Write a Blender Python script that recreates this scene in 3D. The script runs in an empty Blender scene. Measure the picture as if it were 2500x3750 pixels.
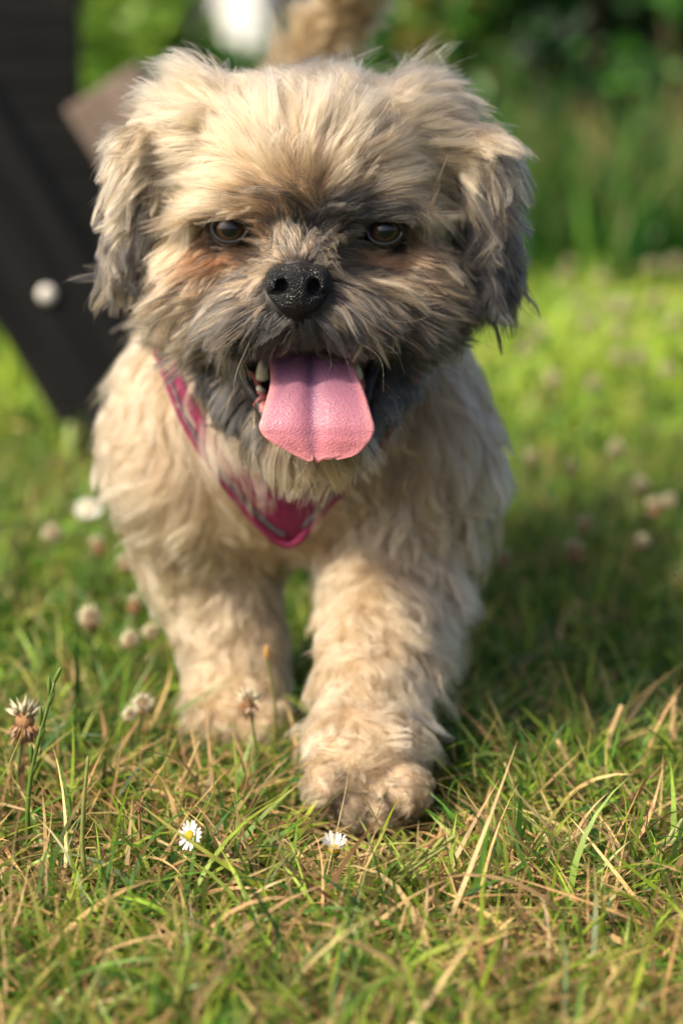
import bpy, math, random
import numpy as np
from mathutils import Vector, kdtree

rng = np.random.default_rng(11)
random.seed(5)
sc = bpy.context.scene
COL = sc.collection
F32 = np.float32

# ------------------------------------------------------------------ camera
CAM_H = 0.4156
PITCH = math.atan(1825.0 / 7812.5)
FPX = 7812.5                       # focal length in photograph pixels (75 mm on a 24 x 36 upright frame)
S = 2500.0 / 1568.0
cam = bpy.data.cameras.new('camera')
cam.sensor_fit = 'VERTICAL'
cam.sensor_height = 36.0
cam.sensor_width = 24.0
cam.lens = 75.0
cam.clip_start = 0.02
cam.clip_end = 500.0
cam.dof.use_dof = True
cam.dof.focus_distance = 1.029
cam.dof.aperture_fstop = 4.0
cam_ob = bpy.data.objects.new('camera', cam)
cam_ob.location = (0, 0, CAM_H)
cam_ob.rotation_euler = (math.pi / 2 - PITCH, 0, 0)
COL.objects.link(cam_ob)
sc.camera = cam_ob

# ------------------------------------------------------------------ sky and sun
SUN_FROM = Vector((-0.60, -0.42, 0.68)).normalized()      # towards the sun: left, a little in front of the dog
w = bpy.data.worlds.new('World')
sc.world = w
w.use_nodes = True
nt = w.node_tree
nt.nodes.clear()
sky = nt.nodes.new('ShaderNodeTexSky')
sky.sky_type = 'NISHITA'
sky.sun_disc = False
sky.sun_elevation = math.asin(SUN_FROM.z)
sky.sun_rotation = math.atan2(SUN_FROM.x, SUN_FROM.y)
sky.dust_density = 5.0
sky.ozone_density = 0.5
sky.air_density = 0.6
bg = nt.nodes.new('ShaderNodeBackground')
bg.inputs[1].default_value = 0.15
wo = nt.nodes.new('ShaderNodeOutputWorld')
nt.links.new(sky.outputs[0], bg.inputs[0])
nt.links.new(bg.outputs[0], wo.inputs[0])
sun = bpy.data.lights.new('sun', 'SUN')
sun.energy = 3.7
sun.angle = math.radians(3.0)
sun.color = (1.0, 0.87, 0.66)
sun_ob = bpy.data.objects.new('sun', sun)
sun_ob.rotation_euler = SUN_FROM.to_track_quat('Z', 'Y').to_euler()
sun_ob.location = (-3, -1, 4)
COL.objects.link(sun_ob)

# ------------------------------------------------------------------ exposure and renderer
sc.view_settings.view_transform = 'Standard'
sc.view_settings.look = 'None'
sc.view_settings.exposure = 0.70
sc.view_settings.gamma = 1.0
sc.cycles.use_denoising = True
sc.cycles.max_bounces = 10
sc.cycles.diffuse_bounces = 3
sc.cycles.glossy_bounces = 6
sc.cycles.transmission_bounces = 8
sc.cycles_curves.shape = 'RIBBONS'
sc.cycles_curves.subdivisions = 2

# ------------------------------------------------------------------ pixel <-> place helpers (1568 x 2352 reading of the photograph)
_c, _s = math.cos(PITCH), math.sin(PITCH)
def ray(x, y):
    u = (x * S - 1250.0) / FPX
    v = (y * S - 1875.0) / FPX
    return np.array([u, _c - v * _s, -_s - v * _c])
CAMP = np.array([0, 0, CAM_H])
def P(x, y, Y):
    d = ray(x, y)
    return CAMP + d * (Y / d[1])
def PZ(x, y, z):
    d = ray(x, y)
    return CAMP + d * ((z - CAM_H) / d[2])
CAM_UP = np.array([0, _s, _c])
def project(p):
    q = np.asarray(p) - CAMP
    zc = q[..., 1] * _c - q[..., 2] * _s
    yc = q[..., 1] * _s + q[..., 2] * _c
    return np.stack([(q[..., 0] / zc * FPX + 1250) / S, (1875 - yc / zc * FPX) / S], -1), zc

# ------------------------------------------------------------------ object helpers
def tag(o, label=None, cat=None, group=None, kind=None):
    if label: o['label'] = label
    if cat: o['category'] = cat
    if group: o['group'] = group
    if kind: o['kind'] = kind
    return o
def link(o, parent=None):
    COL.objects.link(o)
    if parent is not None: o.parent = parent
    return o
def empty(name, loc=(0, 0, 0), rot=(0, 0, 0)):
    o = bpy.data.objects.new(name, None)
    o.location = loc; o.rotation_euler = rot
    o.empty_display_size = 0.02
    return link(o)
def mesh_data(name, verts, faces, mat=None, smooth=True, col=None):
    me = bpy.data.meshes.new(name)
    verts = np.asarray(verts, dtype=F32)
    if isinstance(faces, np.ndarray):
        n, k = faces.shape
        me.vertices.add(len(verts)); me.vertices.foreach_set('co', verts.ravel())
        me.loops.add(n * k); me.loops.foreach_set('vertex_index', faces.astype(np.int32).ravel())
        me.polygons.add(n); me.polygons.foreach_set('loop_start', np.arange(0, n * k, k, dtype=np.int32))
        me.update(calc_edges=True)
    else:
        me.from_pydata([tuple(map(float, v)) for v in verts], [], faces)
        me.update()
    me.polygons.foreach_set('use_smooth', np.full(len(me.polygons), smooth))
    if col is not None:
        a = me.attributes.new('tint', 'FLOAT_COLOR', 'POINT')
        c4 = np.ones((len(verts), 4), F32); c4[:, :3] = col
        a.data.foreach_set('color', c4.ravel())
    if mat: me.materials.append(mat)
    return me
def mesh_obj(name, verts, faces, mat, parent=None, smooth=True, col=None):
    return link(bpy.data.objects.new(name, mesh_data(name, verts, faces, mat, smooth, col)), parent)
def copy_tree(o, parent=None):
    c = o.copy(); link(c); c.parent = parent
    for ch in list(o.children): copy_tree(ch, c)
    return c

class MB:
    def __init__(self): self.v = []; self.f = []; self.c = []
    def add(self, v, f, col=None):
        b = len(self.v)
        self.v += [tuple(map(float, p)) for p in v]
        self.f += [tuple(i + b for i in q) for q in f]
        self.c += [tuple(col) if col is not None else (1, 1, 1)] * len(v)
    def tube(self, pts, rad, n=7, col=None):
        pts = [Vector(map(float, p)) for p in pts]
        if not hasattr(rad, '__len__'): rad = [rad] * len(pts)
        vs, fs = [], []
        ref = None
        for i, p in enumerate(pts):
            t = (pts[min(i + 1, len(pts) - 1)] - pts[max(i - 1, 0)]).normalized()
            if ref is None: ref = t.orthogonal().normalized()
            a = (ref - t * ref.dot(t)).normalized(); ref = a
            b = t.cross(a)
            for k in range(n):
                an = 2 * math.pi * k / n
                vs.append(p + (a * math.cos(an) + b * math.sin(an)) * rad[i])
        for i in range(len(pts) - 1):
            for k in range(n):
                fs.append((i * n + k, i * n + (k + 1) % n, (i + 1) * n + (k + 1) % n, (i + 1) * n + k))
        fs.append(tuple(range(n))[::-1]); fs.append(tuple((len(pts) - 1) * n + k for k in range(n)))
        self.add(vs, fs, col)
    def ellipsoid(self, c, r, nu=10, nv=7, axis=None, col=None):
        vs, fs = [], []
        M = Vector((0, 0, 1)).rotation_difference(Vector(axis)).to_matrix() if axis is not None else None
        for j in range(nv + 1):
            th = math.pi * j / nv
            for i in range(nu):
                ph = 2 * math.pi * i / nu
                q = Vector((r[0] * math.sin(th) * math.cos(ph), r[1] * math.sin(th) * math.sin(ph), r[2] * math.cos(th)))
                if M: q = M @ q
                vs.append(q + Vector(map(float, c)))
        for j in range(nv):
            for i in range(nu):
                fs.append((j * nu + i, (j + 1) * nu + i, (j + 1) * nu + (i + 1) % nu, j * nu + (i + 1) % nu))
        self.add(vs, fs, col)
    def build(self, name, mat, parent=None, smooth=True):
        return mesh_obj(name, self.v, self.f, mat, parent, smooth, np.array(self.c))
def smooth_path(pts, n):
    pts = np.array(pts, float)
    t = np.linspace(0, len(pts) - 1, n)
    out = []
    for u in t:
        i = min(int(u), len(pts) - 2); f = u - i
        p0, p1, p2, p3 = pts[max(i - 1, 0)], pts[i], pts[i + 1], pts[min(i + 2, len(pts) - 1)]
        out.append(0.5 * ((2 * p1) + (-p0 + p2) * f + (2 * p0 - 5 * p1 + 4 * p2 - p3) * f * f + (-p0 + 3 * p1 - 3 * p2 + p3) * f ** 3))
    return np.array(out)

# ------------------------------------------------------------------ material helpers
def new_mat(name):
    m = bpy.data.materials.new(name); m.use_nodes = True
    n = m.node_tree.nodes; b = n['Principled BSDF']
    return m, n, m.node_tree.links, b
def attr(n, name):
    a = n.new('ShaderNodeAttribute'); a.attribute_name = name
    return a
def noise(n, l, scale, detail=4, rough=.6, coord='Object'):
    tc = n.new('ShaderNodeTexCoord'); t = n.new('ShaderNodeTexNoise')
    t.inputs['Scale'].default_value = scale; t.inputs['Detail'].default_value = detail; t.inputs['Roughness'].default_value = rough
    l.new(tc.outputs[coord], t.inputs['Vector'])
    return t
def ramp(n, l, src, stops):
    r = n.new('ShaderNodeValToRGB')
    e = r.color_ramp.elements
    while len(e) > 1: e.remove(e[-1])
    e[0].position = stops[0][0]; e[0].color = (*stops[0][1], 1)
    for p, c in stops[1:]:
        q = e.new(p); q.color = (*c, 1)
    l.new(src, r.inputs[0])
    return r
def bump(n, l, b, h, dist, strength=1.0):
    bp = n.new('ShaderNodeBump'); bp.inputs['Distance'].default_value = dist; bp.inputs['Strength'].default_value = strength
    l.new(h, bp.inputs['Height']); l.new(bp.outputs[0], b.inputs['Normal'])
def leaf_mat(name, rough=.5, trans=.35, spec=.35, scale=60):
    m, n, l, b = new_mat(name)
    a = attr(n, 'tint')
    t = noise(n, l, scale, 3)
    mx = n.new('ShaderNodeMix'); mx.data_type = 'RGBA'; mx.blend_type = 'MULTIPLY'; mx.inputs[0].default_value = 1
    r = ramp(n, l, t.outputs[0], [(.3, (.72, .72, .72)), (.7, (1.2, 1.2, 1.2))])
    l.new(a.outputs['Color'], mx.inputs[6]); l.new(r.outputs[0], mx.inputs[7])
    l.new(mx.outputs[2], b.inputs['Base Color'])
    b.inputs['Roughness'].default_value = rough; b.inputs['Specular IOR Level'].default_value = spec
    tr = n.new('ShaderNodeBsdfTranslucent'); l.new(mx.outputs[2], tr.inputs[0])
    ms = n.new('ShaderNodeMixShader'); ms.inputs[0].default_value = trans
    l.new(b.outputs[0], ms.inputs[1]); l.new(tr.outputs[0], ms.inputs[2])
    l.new(ms.outputs[0], n['Material Output'].inputs[0])
    return m
def plain_mat(name, color, rough=.6, spec=.4, vary=.25, scale=40, bumpd=0.0):
    m, n, l, b = new_mat(name)
    t = noise(n, l, scale, 4)
    c = np.array(color)
    r = ramp(n, l, t.outputs[0], [(.3, tuple(c * (1 - vary))), (.7, tuple(np.minimum(c * (1 + vary), 1)))])
    l.new(r.outputs[0], b.inputs['Base Color'])
    b.inputs['Roughness'].default_value = rough; b.inputs['Specular IOR Level'].default_value = spec
    if bumpd: bump(n, l, b, t.outputs[0], bumpd)
    return m
def tint_mat(name, rough=.6, spec=.4):
    m, n, l, b = new_mat(name)
    l.new(attr(n, 'tint').outputs['Color'], b.inputs['Base Color'])
    b.inputs['Roughness'].default_value = rough; b.inputs['Specular IOR Level'].default_value = spec
    return m
M_GRASS = leaf_mat('grass_blade', .45, .4, .4, 90)
M_LEAF = leaf_mat('shrub_leaf', .45, .4, .45, 12)
M_PETAL = leaf_mat('petal', .6, .35, .2, 300)
M_BARK = plain_mat('bark', (.09, .065, .04), .9, .2, .4, 30, .01)

# ================================================================== THE GROUND
def ground_z(x, y):
    return 0.006 * np.sin(3.1 * x + 1.3) * np.cos(2.3 * y) + 0.004 * np.sin(9 * x + 2 * y) - 0.006
gx = np.concatenate([-np.geomspace(60, 2.2, 14), np.linspace(-2, 2, 61), np.geomspace(2.2, 60, 14)])
gy = np.concatenate([np.linspace(-2, 8, 121), np.geomspace(8.4, 160, 20)])
X, Y = np.meshgrid(gx, gy)
Z = np.where(Y < 8, ground_z(X, Y), -.006)
gv = np.stack([X, Y, Z], -1).reshape(-1, 3)
ii = np.arange((len(gy) - 1) * len(gx)).reshape(len(gy) - 1, len(gx))[:, :-1].ravel()
gf = np.stack([ii, ii + 1, ii + 1 + len(gx), ii + len(gx)], -1)
m, n, l, b = new_mat('lawn_soil')
t1 = noise(n, l, 55, 6, .7); t2 = noise(n, l, 3.5, 3)
r1 = ramp(n, l, t1.outputs[0], [(.3, (.012, .010, .006)), (.5, (.045, .035, .017)), (.68, (.2, .14, .065))])
r2 = ramp(n, l, t1.outputs[0], [(.3, (.010, .035, .005)), (.6, (.04, .11, .014)), (.75, (.11, .17, .03))])
mx = n.new('ShaderNodeMix'); mx.data_type = 'RGBA'
r3 = ramp(n, l, t2.outputs[0], [(.4, (.35, .35, .35)), (.6, (.8, .8, .8))])
l.new(r3.outputs[0], mx.inputs[0]); l.new(r1.outputs[0], mx.inputs[6]); l.new(r2.outputs[0], mx.inputs[7])
l.new(mx.outputs[2], b.inputs['Base Color']); b.inputs['Roughness'].default_value = .95; b.inputs['Specular IOR Level'].default_value = .15
bump(n, l, b, t1.outputs[0], .006)
tag(mesh_obj('ground', gv, gf, m), 'soil and thatch of the lawn under the grass', kind='structure')
M_SOIL = m

# ================================================================== THE DOG: skin as one distance field
prims = []
G = dict(head=0, ear_a=1, ear_b=2, body=3, legf_a=4, legf_b=5, legh_a=6, legh_b=7, tail=8)
def EL(c, r, g, k=.014, rot=None): prims.append(('e', np.array(c), np.array(r), k, G[g], rot))
def RC(a, b, ra, rb, g, k=.014): prims.append(('c', np.array(a), np.array(b), ra, rb, k, G[g]))
# torso
RC(P(680, 930, 1.285), (-.02, 1.50, .215), .078, .072, 'body', .03)
EL(P(680, 985, 1.245), (.070, .078, .072), 'body', .03)
EL(P(430, 985, 1.24), (.037, .058, .072), 'body', .03)
EL(P(940, 990, 1.235), (.037, .060, .074), 'body', .03)
RC(P(700, 500, 1.19), P(685, 900, 1.25), .052, .074, 'body', .03)
RC(P(700, 780, 1.16), P(690, 1010, 1.225), .040, .060, 'body', .02)
EL((-.022, 1.53, .20), (.078, .075, .080), 'body', .03)
# head
EL(P(705, 408, 1.125), (.061, .056, .047), 'head')
EL(P(703, 440, 1.103), (.050, .036, .036), 'head')
EL(P(545, 470, 1.090), (.021, .016, .011), 'head', .010)
EL(P(865, 472, 1.090), (.021, .016, .011), 'head', .010)
EL(P(480, 660, 1.112), (.029, .028, .032), 'head')
EL(P(925, 665, 1.112), (.031, .028, .032), 'head')
EL(P(480, 305, 1.130), (.024, .034, .022), 'head')
EL(P(935, 308, 1.130), (.024, .034, .022), 'head')
EL(P(700, 640, 1.125), (.050, .045, .045), 'head')
RC(P(690, 560, 1.078), P(686, 640, 1.058), .013, .015, 'head', .010)
EL(P(622, 712, 1.068), (.024, .021, .016), 'head', .012)
EL(P(758, 712, 1.068), (.024, .021, .016), 'head', .012)
RC(P(545, 850, 1.122), P(660, 990, 1.080), .017, .012, 'head', .012)
RC(P(865, 850, 1.122), P(745, 990, 1.080), .017, .012, 'head', .012)
EL(P(702, 1000, 1.078), (.022, .015, .011), 'head', .010)
EL(P(703, 900, 1.135), (.036, .030, .030), 'head', .012)
# ears
RC(P(440, 300, 1.13), P(345, 350, 1.122), .017, .013, 'ear_a', .012)
RC(P(338, 345, 1.114), P(296, 590, 1.112), .0115, .0105, 'ear_a', .010)
RC(P(345, 350, 1.134), P(305, 580, 1.132), .0115, .0105, 'ear_a', .010)
RC(P(985, 320, 1.13), P(1085, 370, 1.122), .017, .013, 'ear_b', .012)
RC(P(1085, 365, 1.114), P(1128, 625, 1.112), .0125, .0115, 'ear_b', .010)
RC(P(1080, 370, 1.134), P(1120, 620, 1.132), .0125, .0115, 'ear_b', .010)
# front legs
RC(P(440, 1040, 1.235), P(490, 1280, 1.250), .044, .037, 'legf_a', .025)
RC(P(490, 1280, 1.250), P(552, 1575, 1.222), .035, .0265, 'legf_a', .012)
EL(P(540, 1640, 1.205), (.030, .036, .020), 'legf_a', .014)
RC(P(945, 1060, 1.225), P(915, 1310, 1.205), .046, .039, 'legf_b', .025)
RC(P(915, 1310, 1.205), P(845, 1600, 1.115), .037, .027, 'legf_b', .012)
EL(P(848, 1728, 1.082), (.030, .032, .027), 'legf_b', .016)
for tx, ty in ((752, 1800), (808, 1842), (872, 1852), (932, 1812)):
    EL(P(tx, ty, 1.052), (.0105, .017, .0125), 'legf_b', .0035)
for tx, ty in ((470, 1658), (518, 1672), (570, 1672), (615, 1658)):
    EL(P(tx, ty, 1.180), (.009, .014, .009), 'legf_a', .006)
# hind legs
for sx, g in ((-.082, 'legh_a'), (.04, 'legh_b')):
    oy = .05 if sx < 0 else -.04
    EL((sx, 1.51, .165), (.036, .06, .07), g, .02)
    RC((sx, 1.49, .13), (sx, 1.45 + oy, .095), .034, .026, g, .015)
    RC((sx, 1.45 + oy, .095), (sx, 1.52 + oy, .055), .024, .018, g, .012)
    RC((sx, 1.52 + oy, .055), (sx, 1.50 + oy, .018), .018, .016, g, .012)
    EL((sx, 1.48 + oy, .016), (.024, .034, .016), g, .012)
# tail
tail_pts = [np.array((-.02, 1.585, .255)), np.array((-.03, 1.60, .32)), P(690, 175, 1.56), P(742, 80, 1.545), P(800, 5, 1.53), P(805, -60, 1.50)]
for i in range(len(tail_pts) - 1):
    RC(tail_pts[i], tail_pts[i + 1], .017 - .001 * i, .016 - .001 * i, 'tail', .012)

H = 0.003
LO = np.array([-.20, 1.00, -.02]); HI = np.array([.19, 1.66, .50])
NG = np.ceil((HI - LO) / H).astype(int)
ax = [(LO[i] + H * np.arange(NG[i])).astype(F32) for i in range(3)]
SD = np.full(NG, .2, F32); GR = np.full(NG, 3, np.int8); OWN = np.full(NG, .2, F32)
def sub(lo, hi):
    a = np.clip(np.floor((lo - LO) / H).astype(int), 0, NG); b2 = np.clip(np.ceil((hi - LO) / H).astype(int) + 1, 0, NG)
    return tuple(slice(a[i], b2[i]) for i in range(3))
def gridpts(sl):
    return ax[0][sl[0]][:, None, None], ax[1][sl[1]][None, :, None], ax[2][sl[2]][None, None, :]
def d_ell(x, y, z, c, r):
    x = (x - c[0]); y = (y - c[1]); z = (z - c[2])
    k0 = np.sqrt((x / r[0]) ** 2 + (y / r[1]) ** 2 + (z / r[2]) ** 2)
    k1 = np.sqrt((x / r[0] ** 2) ** 2 + (y / r[1] ** 2) ** 2 + (z / r[2] ** 2) ** 2) + 1e-9
    return k0 * (k0 - 1) / k1
def d_cone(x, y, z, a, b2, ra, rb):
    ba = b2 - a; L2 = ba @ ba
    x = x - a[0]; y = y - a[1]; z = z - a[2]
    h = np.clip((x * ba[0] + y * ba[1] + z * ba[2]) / L2, 0, 1)
    return np.sqrt((x - h * ba[0]) ** 2 + (y - h * ba[1]) ** 2 + (z - h * ba[2]) ** 2) - (ra + (rb - ra) * h)
def smin(a, b2, k):
    h = np.clip(.5 + .5 * (b2 - a) / k, 0, 1)
    return b2 + (a - b2) * h - k * h * (1 - h)
MARG = .05
for p in prims:
    if p[0] == 'e':
        _, c, r, k, g, _r = p
        sl = sub(c - r - MARG, c + r + MARG); d = d_ell(*gridpts(sl), c, r)
    else:
        _, a, b2, ra, rb, k, g = p
        mr = max(ra, rb) + MARG
        sl = sub(np.minimum(a, b2) - mr, np.maximum(a, b2) + mr); d = d_cone(*gridpts(sl), a, b2, ra, rb)
    d = d.astype(F32)
    SD[sl] = smin(SD[sl], d, k)
    m_ = d < OWN[sl]
    OWN[sl] = np.where(m_, d, OWN[sl]); GR[sl] = np.where(m_, g, GR[sl])
def carve(d, sl, k):
    SD[sl] = -smin(-SD[sl], d.astype(F32), k)
# the open mouth
MOUTH_C = P(703, 885, 1.066); MOUTH_R = np.array([.034, .040, .023])
sl = sub(MOUTH_C - .09, MOUTH_C + .09); carve(d_ell(*gridpts(sl), MOUTH_C, MOUTH_R), sl, .004)
def samp(A, p):
    q = (np.asarray(p) - LO) / H
    q = np.clip(q, 0, np.array(NG) - 1.001)
    i = q.astype(int); f = (q - i).astype(F32)
    x, y, z = i[..., 0], i[..., 1], i[..., 2]; fx, fy, fz = f[..., 0], f[..., 1], f[..., 2]
    c00 = A[x, y, z] * (1 - fx) + A[x + 1, y, z] * fx; c10 = A[x, y + 1, z] * (1 - fx) + A[x + 1, y + 1, z] * fx
    c01 = A[x, y, z + 1] * (1 - fx) + A[x + 1, y, z + 1] * fx; c11 = A[x, y + 1, z + 1] * (1 - fx) + A[x + 1, y + 1, z + 1] * fx
    return (c00 * (1 - fy) + c10 * fy) * (1 - fz) + (c01 * (1 - fy) + c11 * fy) * fz
def grad(p, e=.003):
    p = np.asarray(p)
    g = np.stack([samp(SD, p + np.eye(3)[i] * e) - samp(SD, p - np.eye(3)[i] * e) for i in range(3)], -1)
    return g / (np.linalg.norm(g, axis=-1, keepdims=True) + 1e-9)
def hit(x, y, off=0.0, y0=1.0, ymax=1.62):
    d = ray(x, y); t = y0 / d[1]
    for _ in range(400):
        p = CAMP + d * t
        if p[1] > ymax: return None
        v = float(samp(SD, p)) - off
        if v < .0004: return p
        t += min(max(v * .7, .0004), .008)
    return None
# eyes sit in sockets
EYES = []
for ex, ey in ((527, 527), (884, 531)):
    h_ = hit(ex, ey)
    c = h_ + np.array([0, .0060, 0])
    EYES.append(c)
for c in EYES:
    sl = sub(c - .04, c + .04); carve(d_ell(*gridpts(sl), c + np.array([0, -.001, 0]), np.array([.0110] * 3)), sl, .004)

def surface_nets(A, lo, h):
    ng = np.array(A.shape); ins = A < 0
    c = np.zeros(ng - 1, np.uint8)
    offs = [(i, j, k) for i in (0, 1) for j in (0, 1) for k in (0, 1)]
    def sh(B, o): return B[o[0]:ng[0] - 1 + o[0], o[1]:ng[1] - 1 + o[1], o[2]:ng[2] - 1 + o[2]]
    for o in offs: c += sh(ins, o)
    act = np.argwhere((c > 0) & (c < 8))
    idx = -np.ones(ng - 1, np.int64); idx[tuple(act.T)] = np.arange(len(act))
    vals = {o: A[act[:, 0] + o[0], act[:, 1] + o[1], act[:, 2] + o[2]] for o in offs}
    sm = np.zeros((len(act), 3)); cnt = np.zeros(len(act))
    for o in offs:
        for k in range(3):
            if o[k] == 0:
                o2 = list(o); o2[k] = 1; o2 = tuple(o2)
                a, b2 = vals[o], vals[o2]; cr = (a < 0) != (b2 < 0)
                t = np.where(cr, a / np.where(cr, a - b2, 1), 0)
                pt = np.array(o, float) + np.eye(3)[k] * t[:, None]
                sm += pt * cr[:, None]; cnt += cr
    verts = lo + (act + sm / cnt[:, None]) * h
    faces = []
    for k in range(3):
        u, v = (k + 1) % 3, (k + 2) % 3
        s0 = [slice(1, ng[i] - 1) for i in range(3)]; s1 = list(s0)
        s0[k] = slice(0, ng[k] - 1); s1[k] = slice(1, ng[k])
        a, b2 = ins[tuple(s0)], ins[tuple(s1)]
        for flip in (0, 1):
            e = np.argwhere((a & ~b2) if not flip else (~a & b2))
            if not len(e): continue
            base = e + np.array([0 if i == k else 1 for i in range(3)])
            def cell(du, dv):
                q = base.copy(); q[:, u] -= du; q[:, v] -= dv
                return idx[q[:, 0], q[:, 1], q[:, 2]]
            q = np.stack([cell(1, 1), cell(0, 1), cell(0, 0), cell(1, 0)], -1)
            faces.append(q[:, ::-1] if flip else q)
    return verts, np.concatenate(faces)
SV, SF = surface_nets(SD, LO, H)

# ------------------------------------------------------------------ coat: flow, length and colour read off the photograph at places on the skin
# (x, y, flow dx, flow dy, length mm, lift, share of dark hairs, share of red-brown hairs, tone 0 tan .. 1 cream)
HEADC = [
 (700,225,.05,-1,20,.4,.02,0,1),(600,230,-.3,-1,22,.5,.02,0,1),(500,245,-.65,-.7,22,.5,.04,0,1),(430,280,-.9,-.35,22,.45,.10,0,.9),
 (800,230,.25,-1,22,.5,.02,0,.9),(900,245,.5,-.8,22,.5,.03,0,.9),(985,280,.8,-.4,22,.45,.08,0,.8),
 (700,330,0,-1,25,.34,.03,0,.9),(620,330,-.35,-.9,25,.32,.03,0,1),(540,340,-.8,-.5,26,.3,.03,0,1),(450,350,-1,-.1,26,.3,.06,0,.9),
 (395,385,-.9,.4,22,.3,.16,0,.8),(790,340,.4,-.8,25,.34,.03,0,.8),(870,340,.85,-.35,25,.34,.04,0,.8),(950,360,1,.1,25,.3,.05,0,.7),
 (1010,400,.8,.6,24,.3,.14,0,.5),(690,405,0,-1,18,.36,.06,0,.75),(630,410,-.6,-.7,22,.3,.03,0,.8),(550,420,-1,0,26,.25,.02,0,1),
 (460,430,-1,.2,26,.25,.02,0,1),(395,470,-.7,.7,22,.25,.03,0,1),(380,540,-.25,1,20,.25,.02,0,1),
 (760,420,.5,-.6,17,.4,.12,0,.55),(840,410,.9,-.3,22,.36,.05,0,.7),(930,430,1,.3,25,.3,.04,0,.8),(1005,480,.7,.7,24,.25,.05,0,.7),
 (1030,560,.3,1,20,.25,.08,0,.6),(690,465,0,-1,13,.4,.45,.15,0),(610,470,-.8,-.3,14,.3,.22,.15,.2),(530,478,-1,.15,17,.25,.04,.06,.8),
 (450,500,-.8,.6,18,.2,.02,0,1),(425,560,-.4,1,15,.2,.0,0,1),(780,475,.6,-.4,12,.42,.82,.05,0),(860,480,1,0,15,.36,.7,0,.1),
 (930,490,.9,.4,19,.3,.3,0,.5),(980,545,.5,.9,17,.25,.14,0,.5),(690,520,0,-1,8,.45,.8,.1,0),(640,520,-.5,-.8,8,.4,.6,.35,0),
 (745,520,.5,-.8,8,.4,.85,.05,0),(585,530,-.8,-.2,7,.3,.45,.45,0),(815,530,.8,-.3,7,.3,.8,.1,0),
 (690,560,0,-1,11,.5,.45,.05,.6),(690,580,0,-1,11,.5,.22,.05,.7),(685,598,0,-.6,8,.6,.3,.08,.6),(660,600,-.7,-.3,10,.5,.3,.1,.5),(712,600,.7,-.3,10,.5,.3,.1,.5),(655,575,-.55,-.7,11,.45,.45,.08,.5),(730,575,.5,-.7,11,.45,.45,.08,.5),
 (625,610,-.9,.25,13,.4,.2,.12,.4),(745,605,.9,.1,13,.4,.12,.05,.7),
 (565,568,-1,.15,12,.34,.06,.92,.1),(490,585,-1,.2,14,.32,.04,.62,.5),(430,605,-1,.25,15,.3,.05,.2,.9),
 (825,570,1,-.1,12,.36,.08,.8,.2),(890,590,1,.1,13,.35,.08,.62,.4),(960,605,1,.2,15,.3,.3,.2,.3),
 (560,640,-.9,.35,18,.4,.45,.12,.2),(480,660,-1,.3,17,.3,.1,.08,.7),(400,660,-.9,.4,18,.3,.1,.15,.8),(350,660,-.7,.7,17,.3,.1,.05,.8),
 (810,640,.95,.1,19,.42,.14,.05,.8),(890,660,1,.25,18,.3,.2,.05,.5),(970,670,1,.25,18,.3,.3,.15,.3),(1030,660,.8,.5,18,.3,.35,.1,.3),
 (625,700,-.9,.4,17,.42,.35,.12,.4),(560,720,-.9,.5,21,.42,.35,.12,.4),(480,740,-.8,.55,18,.3,.22,.08,.6),(400,740,-.7,.7,18,.3,.12,0,.8),
 (645,740,-.5,.85,13,.34,.82,.05,.1),(590,765,-.5,.85,17,.36,.7,.12,.1),(530,785,-.6,.8,20,.35,.45,.1,.3),(450,800,-.5,.9,17,.3,.22,0,.6),
 (650,722,-.5,.8,9,.3,.85,0,.1),(720,722,.5,.8,9,.3,.85,0,.1),(672,762,-.2,1,8,.25,.9,0,0),(700,762,.2,1,8,.25,.9,0,0),
 (745,700,.9,.4,17,.42,.32,.1,.5),(810,720,.9,.45,21,.42,.36,.1,.4),(890,740,.9,.5,18,.3,.4,.1,.3),(980,740,.8,.6,18,.3,.45,.05,.3),
 (732,740,.5,.85,13,.34,.85,.05,.1),(790,765,.55,.85,18,.36,.76,.08,.1),(860,785,.6,.8,20,.35,.68,.05,.2),(940,800,.5,.85,18,.3,.55,0,.3),
 (1020,760,.6,.8,18,.3,.5,0,.3),
 (555,905,-.5,.9,13,.35,.92,0,.1),(600,965,-.4,.9,16,.45,.5,0,.3),(650,1015,-.2,1,19,.45,.12,0,.6),(720,1030,.1,1,19,.45,.10,0,.6),
 (800,1010,.3,1,17,.45,.3,0,.4),(850,930,.4,.9,13,.35,.9,0,.1),(500,850,-.6,.8,15,.35,.6,0,.3),(910,860,.5,.9,15,.35,.65,0,.2),
]
EARA = [(420,290,-.7,.3,20,.35,.1,0,.9),(350,320,-.7,.7,22,.30,.08,0,.9),(320,350,-.7,.8,26,.36,.08,0,.85),(305,410,-.55,.9,28,.34,.1,0,.8),
 (300,480,-.3,1,28,.26,.12,0,.8),(290,550,-.2,1,28,.22,.4,0,.6),(285,600,-.15,1,30,.2,.5,0,.6),(335,480,-.3,1,24,.28,.5,0,.6),(325,560,-.3,1,22,.2,.95,0,.3),(320,610,-.3,1,22,.2,.9,0,.3)]
EARB = [(1000,310,.7,.2,22,.35,.06,0,.8),(1060,345,.75,.5,24,.32,.16,0,.6),(1100,350,.8,.6,26,.36,.22,0,.6),(1125,400,.7,.8,27,.34,.4,0,.5),
 (1090,410,.5,.9,26,.3,.65,0,.3),(1145,470,.4,1,26,.32,.6,.05,.4),(1105,500,.3,1,26,.25,.82,0,.2),(1110,600,.2,1,26,.2,.95,0,.1),
 (1155,560,.25,1,26,.28,.8,0,.3),(1135,640,.2,1,28,.24,.95,0,.1)]
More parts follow.
